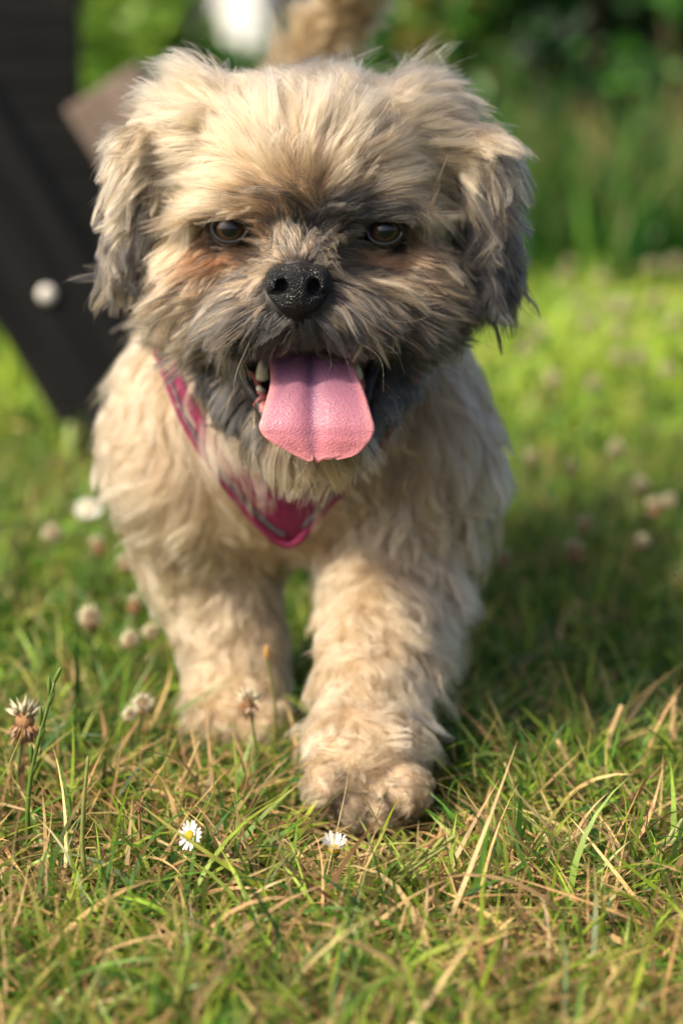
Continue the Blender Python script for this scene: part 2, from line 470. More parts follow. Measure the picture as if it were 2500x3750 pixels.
BODYC = [(450,870,-.3,1,32,.42,0,0,1),(560,980,-.25,1,32,.45,.02,0,1),(480,920,-.35,1,32,.45,.0,0,1),(620,1060,-.1,1,21,.36,.02,0,1),(700,1060,0,1,21,.36,.02,0,.9),(820,1000,.2,1,30,.42,.06,0,.5),
 (950,900,.25,1,28,.35,.10,0,.25),(300,850,-.5,1,28,.45,0,0,1),(290,1000,-.45,1,28,.45,0,0,1),(350,1150,-.35,1,28,.4,0,0,.9),(420,1050,-.1,1,26,.35,0,0,.7),
 (1060,900,.45,1,28,.45,.03,0,.45),(1060,1080,.5,.8,30,.45,.03,0,.4),(900,1130,.2,1,28,.4,.08,0,.3),(1050,1200,.5,.85,30,.45,0,0,.6),  # right flank kept tan: its shadow side is put into the coat tone
 (640,1180,0,1,14,.3,.0,0,.8),(640,1270,0,1,12,.3,0,0,.7),(780,1180,.1,1,22,.36,.03,0,.5),(880,1200,.2,1,26,.4,.1,0,.5)]
LEGAC = [(400,1150,-.35,1,26,.42,0,0,1),(450,1300,-.25,1,22,.4,0,0,1),(540,1300,.1,1,20,.35,0,0,.8),(480,1450,-.2,1,16,.38,0,0,1),(560,1450,.1,1,16,.35,0,0,.9),
 (500,1560,-.2,1,14,.38,0,0,1),(570,1580,.2,1,13,.35,.0,0,.8),(500,1640,-.3,1,12,.35,0,0,.9),(570,1640,.3,1,12,.35,0,0,.7)]
LEGBC = [(1020,1150,.5,.85,30,.45,0,0,.8),(880,1200,.0,1,26,.4,.06,0,.6),(800,1250,-.3,1,24,.4,.0,0,.7),(1000,1300,.5,.8,30,.42,0,0,.9),(860,1350,-.05,1,24,.4,0,0,.9),
 (960,1450,.5,.85,28,.4,0,0,.9),(850,1480,-.1,1,22,.38,0,0,1),(780,1500,-.3,1,18,.35,0,0,.8),(930,1560,.55,.85,26,.38,0,0,.9),(840,1620,-.15,1,20,.46,0,0,1),(770,1650,-.6,.8,22,.46,0,0,.9),
 (910,1680,.4,.9,18,.38,0,0,.9),(720,1690,-.7,.7,20,.42,0,0,.9),(780,1745,-.35,1,9,.34,0,0,.9),(850,1760,.05,1,8,.32,0,0,.9),(920,1765,.25,1,8,.32,0,0,.9),(752,1810,-.2,1,6,.3,.0,0,.8),(806,1846,0,1,6,.3,.0,0,.8),(868,1854,.1,1,6,.3,.0,0,.8),(930,1818,.15,1,6,.3,0,0,.7),(780,1830,0,1,4,.2,.5,0,.2),(840,1858,0,1,4,.2,.5,0,.2),(902,1842,0,1,4,.2,.5,0,.2)]  # last three darken the toe gaps, shade painted as dark hairs
HEADC = [(x, y, dx, dy, ln, lf, (min(.95, pk * 1.3 + .05) if 610 < y < 900 else pk), pr_, tn_ * (.8 if 610 < y < 900 else 1)) for (x, y, dx, dy, ln, lf, pk, pr_, tn_) in HEADC]
def ctrl(lst, extra=()):
    pos, dr, pr = [], [], []
    for (x, y, dx, dy, *r) in lst:
        p = hit(x, y)
        if p is None: continue
        pos.append(p); dr.append(np.array([dx, 0, 0]) - dy * CAM_UP); pr.append(r)
    for (p, d, r) in extra:
        pos.append(np.array(p, float)); dr.append(np.array(d, float)); pr.append(r)
    dr = np.array(dr)
    return np.array(pos), dr / np.linalg.norm(dr, axis=1, keepdims=True), np.array(pr, float)
CR = (26, .35, .0, 0, .9)
hb = [(P(705, 260, 1.16), (0, .5, .8), (26, .6, .02, 0, .9)), (P(560, 270, 1.155), (-.2, .5, .8), (26, .6, .02, 0, .9)), (P(850, 270, 1.155), (.2, .5, .8), (26, .6, .02, 0, .9)), (P(705, 380, 1.18), (0, 1, 0), (24, .4, .02, 0, .9)), (P(480, 420, 1.15), (-.5, .6, -.8), (24, .35, .05, 0, .9)), (P(930, 420, 1.15), (.5, .6, -.8), (24, .35, .05, 0, .8)),
      (P(380, 650, 1.13), (-.5, .5, -.8), (20, .3, .05, 0, .9)), (P(1020, 660, 1.13), (.5, .5, -.8), (20, .3, .3, 0, .5))]
bb = [((-.02, 1.24, .115), (0, .3, -1), (12, .3, 0, 0, .7)), ((-.02, 1.32, .12), (0, .5, -1), (14, .3, 0, 0, .7)), ((-.02, 1.4, .29), (0, 1, 0), CR), ((-.11, 1.4, .21), (-.2, .5, -1), CR), ((.07, 1.4, .21), (.2, .5, -1), CR), ((-.02, 1.4, .12), (0, .5, -1), CR),
      ((-.02, 1.55, .28), (0, 1, -.1), CR), ((-.1, 1.56, .2), (-.2, .6, -1), CR), ((.06, 1.56, .2), (.2, .6, -1), CR), ((-.02, 1.25, .30), (0, 1, 0), CR),
      ((-.12, 1.28, .2), (-.3, .6, -1), CR), ((.09, 1.28, .2), (.3, .6, -1), CR), ((-.02, 1.6, .2), (0, .3, -1), CR)]
la = [(P(462, 1290, 1.29), (0, .3, -1), (20, .35, 0, 0, .8)), (P(535, 1570, 1.25), (0, .3, -1), (14, .35, 0, 0, .8))]
lb = [(P(925, 1310, 1.245), (.2, .4, -1), (26, .4, 0, 0, .8)), (P(850, 1600, 1.145), (.2, .4, -1), (20, .4, 0, 0, .8))]
tl = []
for i in range(len(tail_pts) - 1):
    dd = tail_pts[i + 1] - tail_pts[i]
    for sx in (-1, 1): tl.append((tail_pts[i] + np.array([.014 * sx, -.005, 0]), dd / np.linalg.norm(dd) + np.array([.35 * sx, 0, -.1]), (24, .45, .02 if sx < 0 else .12, 0, 1)))
hl = [((-.08, 1.5, .16), (-.2, .4, -1), (20, .35, 0, 0, .8)), ((-.08, 1.5, .03), (0, .2, -1), (14, .35, 0, 0, .8)), ((.04, 1.5, .16), (.2, .4, -1), (20, .35, 0, 0, .8)), ((.04, 1.5, .03), (0, .2, -1), (14, .35, 0, 0, .8))]
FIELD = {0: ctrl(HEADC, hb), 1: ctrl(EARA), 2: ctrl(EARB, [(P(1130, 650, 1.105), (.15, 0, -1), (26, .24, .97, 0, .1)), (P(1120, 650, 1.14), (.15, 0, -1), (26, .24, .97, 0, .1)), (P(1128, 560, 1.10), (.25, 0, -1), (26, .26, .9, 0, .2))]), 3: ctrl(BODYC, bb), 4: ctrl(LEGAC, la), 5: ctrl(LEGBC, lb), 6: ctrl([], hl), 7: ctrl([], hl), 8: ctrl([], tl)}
def field(g, p):
    cp, cd, cr = FIELD[g]
    out_d = np.zeros((len(p), 3)); out_r = np.zeros((len(p), cr.shape[1]))
    for s0 in range(0, len(p), 20000):
        q = p[s0:s0 + 20000]
        d2 = ((q[:, None, :] - cp[None]) ** 2).sum(-1)
        wgt = 1.0 / (d2 + 1.2e-5) ** 2
        wgt /= wgt.sum(1, keepdims=True)
        out_d[s0:s0 + 20000] = wgt @ cd; out_r[s0:s0 + 20000] = wgt @ cr
    return out_d, out_r
def nz(v): return v / (np.linalg.norm(v, axis=-1, keepdims=True) + 1e-9)

NOSE_C = P(685, 655, 1.046)
CREAM = np.array([.48, .345, .208]); TAN = np.array([.27, .175, .095]); DARK = np.array([.019, .018, .019]); RED = np.array([.21, .068, .03]); GOLD = np.array([.46, .25, .10])

# skin mesh colours: pinkish tan skin, dark pigment where the coat is dark, lining inside the mouth
sn = grad(SV)
sg = GR[tuple(np.clip(np.round((SV - LO) / H).astype(int), 0, NG - 1).T)]
scol = np.zeros((len(SV), 3))
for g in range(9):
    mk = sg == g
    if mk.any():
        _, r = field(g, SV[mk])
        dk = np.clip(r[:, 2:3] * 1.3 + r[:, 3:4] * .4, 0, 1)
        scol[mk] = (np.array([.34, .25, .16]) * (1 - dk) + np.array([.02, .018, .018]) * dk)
mq = (((SV - MOUTH_C) / MOUTH_R) ** 2).sum(1)
inm = (mq < 1.12)
scol[inm] = np.array([.045, .012, .014])
scol[np.linalg.norm((SV - NOSE_C) / np.array([1, 1, 1.15]), axis=1) < .0235] = np.array([.014, .012, .012])
for c in EYES:
    de = np.linalg.norm(SV - c, axis=1)
    mk = de < .0165
    scol[mk] = np.array([.010, .009, .009])
m, n, l, b = new_mat('dog_skin')
l.new(attr(n, 'tint').outputs['Color'], b.inputs['Base Color']); b.inputs['Roughness'].default_value = .6
dog = empty('dog', (-.02, 1.3, 0))
bpy.context.view_layer.update()
tag(dog, 'small shaggy cream dog with dark muzzle and tongue out walking towards the camera', 'dog')
OFF = np.array([-.02, 1.3, 0.0])
def dog_part(name, v, f, mat, parent=None, smooth=True, col=None):
    return mesh_obj(name, np.asarray(v) - (OFF if parent is None else 0), f, mat, dog if parent is None else parent, smooth, col)
body = dog_part('body', SV, SF, m, col=scol)

# ------------------------------------------------------------------ harness (built before the coat so the coat can lie round it)
HO = [(345,760),(372,835),(405,925),(440,1000),(500,1088),(560,1163),(600,1208),(650,1252),(692,1236),(740,1172),(790,1120),(850,1050),(900,970),(945,885),(985,800)]
HI_ = [(375,755),(400,826),(435,908),(475,980),(535,1058),(588,1100),(625,1112),(662,1120),(690,1114),(722,1098),(766,1085),(822,1032),(870,955),(915,870),(955,790)]
ho = smooth_path(HO, 60); hi = smooth_path(HI_, 60)
NW = 9
hgrid = np.zeros((60, NW, 3)); ok = True
lastp = None
for i in range(60):
    for j in range(NW):
        t = j / (NW - 1)
        q = ho[i] * (1 - t) + hi[i] * t
        p = hit(q[0], q[1], .0075)
        if p is None: p = hgrid[i, j - 1] if j else lastp
        hgrid[i, j] = p; lastp = p
# the camera ray may catch the chin first: keep the strap on the chest by pushing outliers back
ymed = np.array([max(1.135, np.median(hgrid[max(0, i - 6):i + 7, :, 1])) for i in range(60)])
for i in range(60):
    for j in range(NW):
        if hgrid[i, j, 1] < ymed[i] - .03:
            t = j / (NW - 1); q = ho[i] * (1 - t) + hi[i] * t
            hh = hit(q[0], q[1], .0075, y0=ymed[i] - .02)
            hgrid[i, j] = hh if hh is not None else P(q[0], q[1], ymed[i])
for _ in range(4):
    hs = hgrid.copy(); hs[1:-1] = (hgrid[:-2] + 2 * hgrid[1:-1] + hgrid[2:]) / 4; hgrid = hs
    hs = hgrid.copy(); hs[:, 1:-1] = (hgrid[:, :-2] + 2 * hgrid[:, 1:-1] + hgrid[:, 2:]) / 4; hgrid = hs
hn = grad(hgrid.reshape(-1, 3), .006).reshape(60, NW, 3)
hv = np.concatenate([hgrid.reshape(-1, 3), (hgrid - hn * .003).reshape(-1, 3)])
hf = []
for i in range(59):
    for j in range(NW - 1):
        a = i * NW + j; q = (a, a + 1, a + NW + 1, a + NW); hf.append(q); o2 = 60 * NW
        hf.append(tuple(k + o2 for k in q[::-1]))
for i in range(59):
    for j in (0, NW - 1):
        a = i * NW + j; o2 = 60 * NW
        hf.append((a, a + NW, a + NW + o2, a + o2))
m, n, l, b = new_mat('harness_fabric')
tc = n.new('ShaderNodeTexCoord'); vo = n.new('ShaderNodeTexVoronoi'); vo.inputs['Scale'].default_value = 700
l.new(tc.outputs['Object'], vo.inputs['Vector'])
r = ramp(n, l, vo.outputs['Distance'], [(.1, (.24, .003, .065)), (.6, (.12, .002, .032))])
l.new(r.outputs[0], b.inputs['Base Color']); b.inputs['Roughness'].default_value = .75; b.inputs['Sheen Weight'].default_value = .0
bump(n, l, b, vo.outputs['Distance'], .0006)
M_PINK = m
harness = empty('harness', tuple(OFF))
tag(harness, 'raspberry pink mesh chest harness with grey piping worn by the dog', 'harness')
def hpart(name, mb, mat): return mesh_obj(name, np.array(mb.v) - OFF, mb.f, mat, harness, True, np.array(mb.c))
mesh_obj('chest_panel', hv - OFF, hf, M_PINK, harness)
M_PIPE = plain_mat('grey_piping', (.06, .062, .07), .45, .5, .15, 200)
mbp = MB(); mbp.tube(hgrid[1:-1, 0] + hn[1:-1, 0] * .0006, .0024, 7); hpart('edge_binding', mbp, M_PINK)
mbp = MB(); mbp.tube((hgrid[1:31, 1] * .6 + hgrid[1:31, 2] * .4) + hn[1:31, 1] * .0008, .0013, 7); hpart('piping', mbp, M_PIPE)
mbp = MB(); mbp.tube((hgrid[34:-1, 1] * .6 + hgrid[34:-1, 2] * .4) + hn[34:-1, 1] * .0008, .0012, 7); hpart('piping', mbp, M_PIPE)
hkd = kdtree.KDTree(60 * NW)
for i, p in enumerate(hgrid.reshape(-1, 3)): hkd.insert(p, i)
hkd.balance()

# ------------------------------------------------------------------ growing the coat
tri = np.concatenate([SF[:, [0, 1, 2]], SF[:, [0, 2, 3]]])
ta = np.linalg.norm(np.cross(SV[tri[:, 1]] - SV[tri[:, 0]], SV[tri[:, 2]] - SV[tri[:, 0]]), axis=1) / 2
tcen = SV[tri].mean(1)
tg = GR[tuple(np.clip(np.round((tcen - LO) / H).astype(int), 0, NG - 1).T)]
K = 8
def hair_mat(name):
    m = bpy.data.materials.new(name); m.use_nodes = True
    n = m.node_tree.nodes; l = m.node_tree.links; n.clear()
    o = n.new('ShaderNodeOutputMaterial'); h = n.new('ShaderNodeBsdfHairPrincipled')
    h.model = 'CHIANG'; h.parametrization = 'COLOR'
    a = attr(n, 'tint'); l.new(a.outputs['Color'], h.inputs['Color'])
    h.inputs['Roughness'].default_value = .38; h.inputs['Radial Roughness'].default_value = .6; h.inputs['Coat'].default_value = 0.0
    h.inputs['Random Roughness'].default_value = .2
    l.new(h.outputs[0], o.inputs[0])
    return m
M_HAIR = hair_mat('fur')
def grow(name, g, N, rad, clump_n, clump, jit, curl=0.0, weight=None, len_mul=1.0, cdroop=.25, front=2.2, fine=15, fclump=.92):
    mk = np.flatnonzero(tg == g)
    wgt = ta[mk].copy()
    c = tcen[mk]; nrm = grad(c)
    tocam = nz(CAMP - c)
    wgt *= np.where((nrm * tocam).sum(1) > -.25, front, 1.0)
    if weight is not None: wgt *= weight(c)
    pick = mk[rng.choice(len(mk), N, p=wgt / wgt.sum())]
    r1 = np.sqrt(rng.random(N)); r2 = rng.random(N)
    T = tri[pick]
    root = SV[T[:, 0]] * (1 - r1)[:, None] + SV[T[:, 1]] * (r1 * (1 - r2))[:, None] + SV[T[:, 2]] * (r1 * r2)[:, None]
    # bald places: mouth, eyes, nose, under the harness, soles
    keep = (((root - MOUTH_C) / MOUTH_R) ** 2).sum(1) > 1.10
    for e in EYES:
        keep &= np.linalg.norm((root - e), axis=1) > .0128
    keep &= ((root - NOSE_C + np.array([0, 0, .001])) / np.array([.0145, .02, .0120])).__pow__(2).sum(1) > 1
    if g in (3, 4, 5):
        near = np.flatnonzero(keep & (root[:, 1] < 1.30))
        for i in near:
            _p, hi_, dd_ = hkd.find(root[i]); a_, b_ = divmod(hi_, NW)
            if dd_ < (.0092 if (a_ < 20 or a_ > 37) else .0125) and (b_ < ((4 if a_ < 20 else 3) if (a_ < 20 or a_ > 37) else 8)): keep[i] = False
    root = root[keep]; N = len(root)
    nrm = grad(root)
    fd, fr = field(g, root)
    # clumps
    def groups(per):
        nc = max(8, int(N / per))
        seeds = rng.choice(N, nc, replace=False)
        kd = kdtree.KDTree(nc)
        for i, s_ in enumerate(seeds): kd.insert(root[s_], i)
        kd.balance()
        return nc, seeds, np.array([kd.find(p)[1] for p in root])
    nc, seeds, cid = groups(clump_n)
    nc2, seeds2, cid2 = groups(fine)
    cj = rng.normal(0, 1, (nc, 3)) * jit; cl = np.clip(rng.normal(1, .16, nc), .6, 1.5); cph = rng.random(nc) * 6.28; clift = rng.normal(0, .09, nc)
    ctone = rng.normal(0, .15, nc); ctone2 = rng.normal(0, .3, nc2); cj2 = rng.normal(0, 1, (nc2, 3)) * jit * .95; cl2 = np.clip(rng.normal(1, .15, nc2), .6, 1.5)
    fd = fd + cj[cid] + cj2[cid2] + rng.normal(0, .10, (N, 3))
    tang = nz(fd - nrm * (fd * nrm).sum(1, keepdims=True))
    L = fr[:, 0] * .001 * len_mul * cl[cid] * cl2[cid2] * np.clip(rng.normal(1, .12, N), .45, 1.5) * np.where(rng.random(N) < .05, 1.25, 1)
    lift = np.clip(fr[:, 1] + clift[cid] + rng.normal(0, .06, N), .05, .9)
    d = nz(tang * (1 - lift)[:, None] + nrm * lift[:, None])
    pts = np.zeros((N, K, 3)); pts[:, 0] = root - nrm * .0008
    for k in range(1, K):
        s_ = k / (K - 1)
        d = nz(d + tang * (.16 * cdroop * 4) - np.array([0, 0, .07 * cdroop * 4]) - nrm * (.035 * lift)[:, None] + rng.normal(0, .03, (N, 3)))
        p = pts[:, k - 1] + d * (L / (K - 1))[:, None]
        sd = samp(SD, p)
        need = .0012 + .004 * s_ * rng.random(N)
        push = np.clip(need - sd, 0, .01)
        if push.max() > 0: p = p + nrm * push[:, None]
        pts[:, k] = p
    if curl > 0:
        side = nz(np.cross(nrm, tang))
        s_ = np.linspace(0, 1, K)[None, :]
        wv = np.sin(cph[cid][:, None] + s_ * 8.0) * curl * s_ ** .8
        wv2 = np.cos(cph[cid][:, None] * 1.7 + s_ * 6.0) * curl * .6 * s_
        pts += side[:, None, :] * wv[..., None] + nrm[:, None, :] * np.maximum(wv2, 0)[..., None]
    # pull towards the clump's middle hair
    s_ = (np.linspace(0, 1, K) ** 1.2)[None, :, None]
    for sds, ids, f_, kp in ((seeds2, cid2, fclump, .10), (seeds, cid, clump, .4)):
        gp = pts[sds][ids]
        cf = np.clip(f_ * np.clip(rng.normal(1, .22, N), .1, 1.15), 0, 1)[:, None, None] * s_
        rel = pts[:, :1] - gp[:, :1]
        pts = pts * (1 - cf) + (gp + rel * kp) * cf
    # keep eyes, nose and tongue clear
    bad = np.zeros(N, bool)
    uv, zc = project(pts)
    for (ex, ey), e in zip(((521, 527), (888, 531)), EYES):
        q = ((uv[..., 0] - ex) / 38) ** 2 + ((uv[..., 1] - ey - 3) / 24) ** 2
        bad |= ((q < 1) & (pts[..., 1] < e[1] + .004)).any(1)
    if g == 0:
        q = ((uv[..., 0] - 685) / 70) ** 2 + ((uv[..., 1] - 664) / 58) ** 2
        bad |= ((q < 1) & (rng.random(N)[:, None] > .015)).any(1)
        tq = (uv[..., 1] > 835) & (uv[..., 1] < 1062) & (uv[..., 0] > 590) & (uv[..., 0] < 862)
        tq &= pts[..., 1] < 1.062
        bad |= tq.any(1)
    pts = pts[~bad]; fr = fr[~bad]; cid = cid[~bad]; cid2 = cid2[~bad]; N = len(pts)
    # colour
    u = np.clip(.5 + ((rng.random(nc2)[cid2] - .5) * .8 + (rng.random(N) - .5) * .55), 0, 1); tone = np.clip(fr[:, 4] + ctone[cid] + ctone2[cid2] + rng.normal(0, .15, N), -.15, 1.15)
    base = TAN + (CREAM - TAN) * tone[:, None]
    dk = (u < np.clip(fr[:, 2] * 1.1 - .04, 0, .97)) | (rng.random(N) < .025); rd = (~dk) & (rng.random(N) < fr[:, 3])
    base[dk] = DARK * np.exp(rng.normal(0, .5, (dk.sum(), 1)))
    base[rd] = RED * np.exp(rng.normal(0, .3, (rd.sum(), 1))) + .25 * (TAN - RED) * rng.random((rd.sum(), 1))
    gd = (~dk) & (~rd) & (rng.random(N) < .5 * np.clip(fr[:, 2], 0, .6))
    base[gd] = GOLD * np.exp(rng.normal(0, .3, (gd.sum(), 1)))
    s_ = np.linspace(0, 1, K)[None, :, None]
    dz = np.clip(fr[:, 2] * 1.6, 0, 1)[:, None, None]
    rootc = base[:, None, :] * (.52 * (1 - dz)) + (DARK * 1.5)[None, None] * dz  # dark undercoat roots, deepened to paint shadows between the locks
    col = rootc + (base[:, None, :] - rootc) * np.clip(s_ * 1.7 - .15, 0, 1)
    rr = rad * np.clip(rng.normal(1, .25, N), .5, 1.7)[:, None] * np.array([.8, 1, 1, .95, .88, .75, .55, .2])[None]
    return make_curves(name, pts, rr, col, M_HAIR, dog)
def make_curves(name, pts, rr, col, mat, parent):
    N, k = pts.shape[:2]
    hc = bpy.data.hair_curves.new(name)
    hc.add_curves([k] * N)
    hc.attributes['position'].data.foreach_set('vector', (pts - OFF).astype(F32).ravel())
    a = hc.attributes.new('radius', 'FLOAT', 'POINT'); a.data.foreach_set('value', rr.astype(F32).ravel())
    a = hc.attributes.new('tint', 'FLOAT_COLOR', 'POINT')
    c4 = np.ones((N, k, 4), F32); c4[..., :3] = np.clip(col, 0, 1)
    a.data.foreach_set('color', c4.ravel())
    hc.materials.append(mat)
    return link(bpy.data.objects.new(name, hc), parent)
grow('head_fur', 0, 130000, 6.5e-5, 110, .50, .165, .0006, len_mul=1.28, front=4.0)
grow('ear_fur', 1, 17000, 6.5e-5, 110, .82, .28, .0014, front=3)
grow('ear_fur', 2, 17000, 6.5e-5, 110, .78, .26, .0014, front=3)
grow('body_fur', 3, 66000, 8.5e-5, 110, .6, .24, .0030, len_mul=1.08, front=3)
grow('leg_fur', 4, 28000, 8.5e-5, 110, .6, .22, .0028, front=3)
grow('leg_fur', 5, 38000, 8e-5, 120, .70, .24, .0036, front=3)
grow('leg_fur', 6, 6000, 1.3e-4, 60, .5, .2, .002)
grow('leg_fur', 7, 6000, 1.3e-4, 60, .5, .2, .002)
grow('tail_fur', 8, 24000, 1.2e-4, 60, .35, .12, .001, front=3)

# ------------------------------------------------------------------ eyes
m, n, l, b = new_mat('eyeball')
tc = n.new('ShaderNodeTexCoord'); sx = n.new('ShaderNodeSeparateXYZ'); l.new(tc.outputs['Object'], sx.inputs[0])
cx = n.new('ShaderNodeCombineXYZ'); l.new(sx.outputs[0], cx.inputs[0]); l.new(sx.outputs[2], cx.inputs[2])
ln = n.new('ShaderNodeVectorMath'); ln.operation = 'LENGTH'; l.new(cx.outputs[0], ln.inputs[0])
mr = n.new('ShaderNodeMapRange'); mr.inputs['From Max'].default_value = .0105; l.new(ln.outputs['Value'], mr.inputs[0])
r = ramp(n, l, mr.outputs[0], [(.0, (.004, .004, .005)), (.40, (.004, .004, .005)), (.46, (.05, .026, .010)), (.66, (.03, .015, .006)), (.74, (.006, .005, .004)), (.85, (.012, .010, .010))])
l.new(r.outputs[0], b.inputs['Base Color']); b.inputs['Roughness'].default_value = .3; b.inputs['Specular IOR Level'].default_value = .1; b.inputs['Coat Weight'].default_value = 1.0; b.inputs['Coat Roughness'].default_value = .01
M_EYE = m
M_LID = plain_mat('eyelid_skin', (.012, .011, .012), .32, .5, .3, 400, .0003)
for c in EYES:
    mb = MB(); mb.ellipsoid((0, 0, 0), (.0104, .0104, .0104), 32, 20)
    o = mb.build('eye', M_EYE, dog); o.location = c - OFF
    look = nz(CAMP - c + np.array([0, 0, -.02]))
    o.rotation_euler = Vector((0, -1, 0)).rotation_difference(Vector(look)).to_euler()
    # eyelids: an almond rim of dark skin
    mb = MB(); pp = []
    for k in range(29):
        a = 2 * math.pi * k / 28
        xx, zz = .0088 * math.cos(a), (.0062 if math.sin(a) > 0 else .0070) * math.sin(a)
        yy = -math.sqrt(max(.0113 ** 2 - xx * xx - zz * zz, 1e-8))
        pp.append((xx, yy, zz))
    mb.tube(pp, .0013, 8)
    o2 = mb.build('eyelid', M_LID, dog); o2.location = c - OFF; o2.rotation_euler = o.rotation_euler

# ------------------------------------------------------------------ nose
def nose():
    h = .0009; lo = NOSE_C - np.array([.024, .024, .028]); nn = (np.array([.048, .048, .050]) / h).astype(int)
    x = (lo[0] + h * np.arange(nn[0]))[:, None, None] - NOSE_C[0]
    y = (lo[1] + h * np.arange(nn[1]))[None, :, None] - NOSE_C[1]
    z = (lo[2] + h * np.arange(nn[2]))[None, None, :] - NOSE_C[2]
    d = d_ell(x, y, z, np.array([0, .003, .0022]), np.array([.0150, .0125, .0085]))
    for s in (-1, 1):
        d = smin(d, d_ell(x, y, z, np.array([s * .0098, .0015, .0005]), np.array([.0068, .0090, .0085])), .004)
        d = smin(d, d_ell(x, y, z, np.array([s * .0055, .000, -.0075]), np.array([.0062, .0080, .0060])), .004)
    d = smin(d, d_ell(x, y, z, np.array([0, -.0015, -.002]), np.array([.0065, .0095, .0120])), .004)
    d = smin(d, d_cone(x, y, z, np.array([0, .001, -.010]), np.array([0, .004, -.0195]), .0055, .0028), .004)
    def cut(q, k): 
        nonlocal d
        d = -smin(-d, q, k)
    for s in (-1, 1):
        cut(d_ell(x, y, z, np.array([s * .0078, -.0088, .0000]), np.array([.0032, .0075, .0042])), .0016)
        cut(d_cone(x, y, z, np.array([s * .0084, -.0085, -.0022]), np.array([s * .0138, -.0035, -.0042]), .0022, .0008), .0016)
    cut(d_cone(x, y, z, np.array([0, -.0125, -.0020]), np.array([0, -.0095, -.0120]), .0003, .0012), .0014)
    cut(d_cone(x, y, z, np.array([0, -.0088, -.0120]), np.array([0, -.002, -.021]), .0012, .0012), .0014)
    return surface_nets(d.astype(F32), lo, h)
nv_, nf_ = nose()
m, n, l, b = new_mat('nose_leather')
tc = n.new('ShaderNodeTexCoord'); vo = n.new('ShaderNodeTexVoronoi'); vo.inputs['Scale'].default_value = 750; vo.feature = 'DISTANCE_TO_EDGE'
l.new(tc.outputs['Object'], vo.inputs['Vector'])
t = noise(n, l, 160, 3)
r = ramp(n, l, t.outputs[0], [(.35, (.005, .0055, .007)), (.7, (.014, .014, .016))])
l.new(r.outputs[0], b.inputs['Base Color']); b.inputs['Roughness'].default_value = .40; b.inputs['Specular IOR Level'].default_value = .28
bump(n, l, b, vo.outputs['Distance'], .0012, 1.0)
dog_part('nose', nv_, nf_, m)

# ------------------------------------------------------------------ tongue
TG = [(770,640,790,1.088),(800,622,806,1.080),(830,619,809,1.072),(880,621,829,1.060),(920,611,843,1.051),(955,602,853,1.0455),(980,595,860,1.043),(1000,604,857,1.0425),(1015,622,848,1.0425),(1028,646,838,1.043),(1040,668,826,1.0435),(1050,690,806,1.0438),(1057,712,775,1.0445)]
tgp = smooth_path([(a, b2, c2, d2 * 1000) for a, b2, c2, d2 in TG], 70)
NU = 41
top = np.zeros((70, NU, 3))
for i, (yy, xl, xr, Yd) in enumerate(tgp):
    v_ = i / 69
    for j in range(NU):
        u = -1 + 2 * j / (NU - 1)
        xm = 712 + 12 * v_
        xx = xm + (u * (xr - xm) if u > 0 else u * (xm - xl))
        groove = .0030 * math.exp(-(u / .17) ** 2) * max(.12, min(1, 1.3 - v_ * 1.25))
        arch = .0028 * (abs(u) ** 2.2) * (1 - 1.5 * v_) - .0005 * math.exp(-((abs(u) - .45) / .25) ** 2)
        edge = -.0022 * max(0, v_ - .75) / .25 * (1 if abs(u) < .9 else .4)
        yo = (7 * math.sin(u * 5 + 1) + 3 * math.sin(u * 13)) * max(0, v_ - .6) + 22 * max(0, v_ - .85) * math.exp(-((u - .03) / .13) ** 2)
        top[i, j] = P(xx, yy + yo, Yd / 1000 + groove + arch - edge * 0)
tn = np.cross(np.gradient(top, axis=1), np.gradient(top, axis=0)); tn = nz(tn)
if tn[30, 20, 1] > 0: tn = -tn
uu = np.linspace(-1, 1, NU)[None, :]; vv = np.linspace(0, 1, 70)[:, None]
thick = (.0030 * np.sqrt(np.clip(1 - np.abs(uu) ** 4, 0, 1)) * np.sqrt(np.clip(1 - vv ** 10, 0, 1)) + .0004)[..., None]
front_ = top + tn * thick * .12
back = top - tn * thick * .88
tv = np.concatenate([front_.reshape(-1, 3), back.reshape(-1, 3)])
tf = []
o2 = 70 * NU
for i in range(69):
    for j in range(NU - 1):
        a = i * NU + j; q = (a, a + NU, a + NU + 1, a + 1); tf.append(q); tf.append(tuple(k + o2 for k in q[::-1]))
    a = i * NU; tf.append((a, a + o2, a + NU + o2, a + NU)); a = i * NU + NU - 1; tf.append((a, a + NU, a + NU + o2, a + o2))
for j in range(NU - 1):
    a = 69 * NU + j; tf.append((a, a + o2, a + 1 + o2, a + 1)); a = j; tf.append((a, a + 1, a + 1 + o2, a + o2))
tcol = np.zeros((70, NU, 3))
for i in range(70):
    v_ = i / 69
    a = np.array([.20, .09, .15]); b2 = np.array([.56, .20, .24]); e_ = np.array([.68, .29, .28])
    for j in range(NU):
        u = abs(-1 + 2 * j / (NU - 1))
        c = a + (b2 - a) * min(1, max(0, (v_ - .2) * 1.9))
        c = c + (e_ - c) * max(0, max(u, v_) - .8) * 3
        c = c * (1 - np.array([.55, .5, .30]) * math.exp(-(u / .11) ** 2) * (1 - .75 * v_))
        tcol[i, j] = c
m, n, l, b = new_mat('tongue_flesh')
a = attr(n, 'tint'); t = noise(n, l, 420, 6, .75)
r = ramp(n, l, t.outputs[0], [(.3, (.84, .76, .80)), (.55, (1.0, 1.0, 1.0)), (.75, (1.1, 1.16, 1.14))])
mx = n.new('ShaderNodeMix'); mx.data_type = 'RGBA'; mx.blend_type = 'MULTIPLY'; mx.inputs[0].default_value = 1
l.new(a.outputs['Color'], mx.inputs[6]); l.new(r.outputs[0], mx.inputs[7]); l.new(mx.outputs[2], b.inputs['Base Color'])
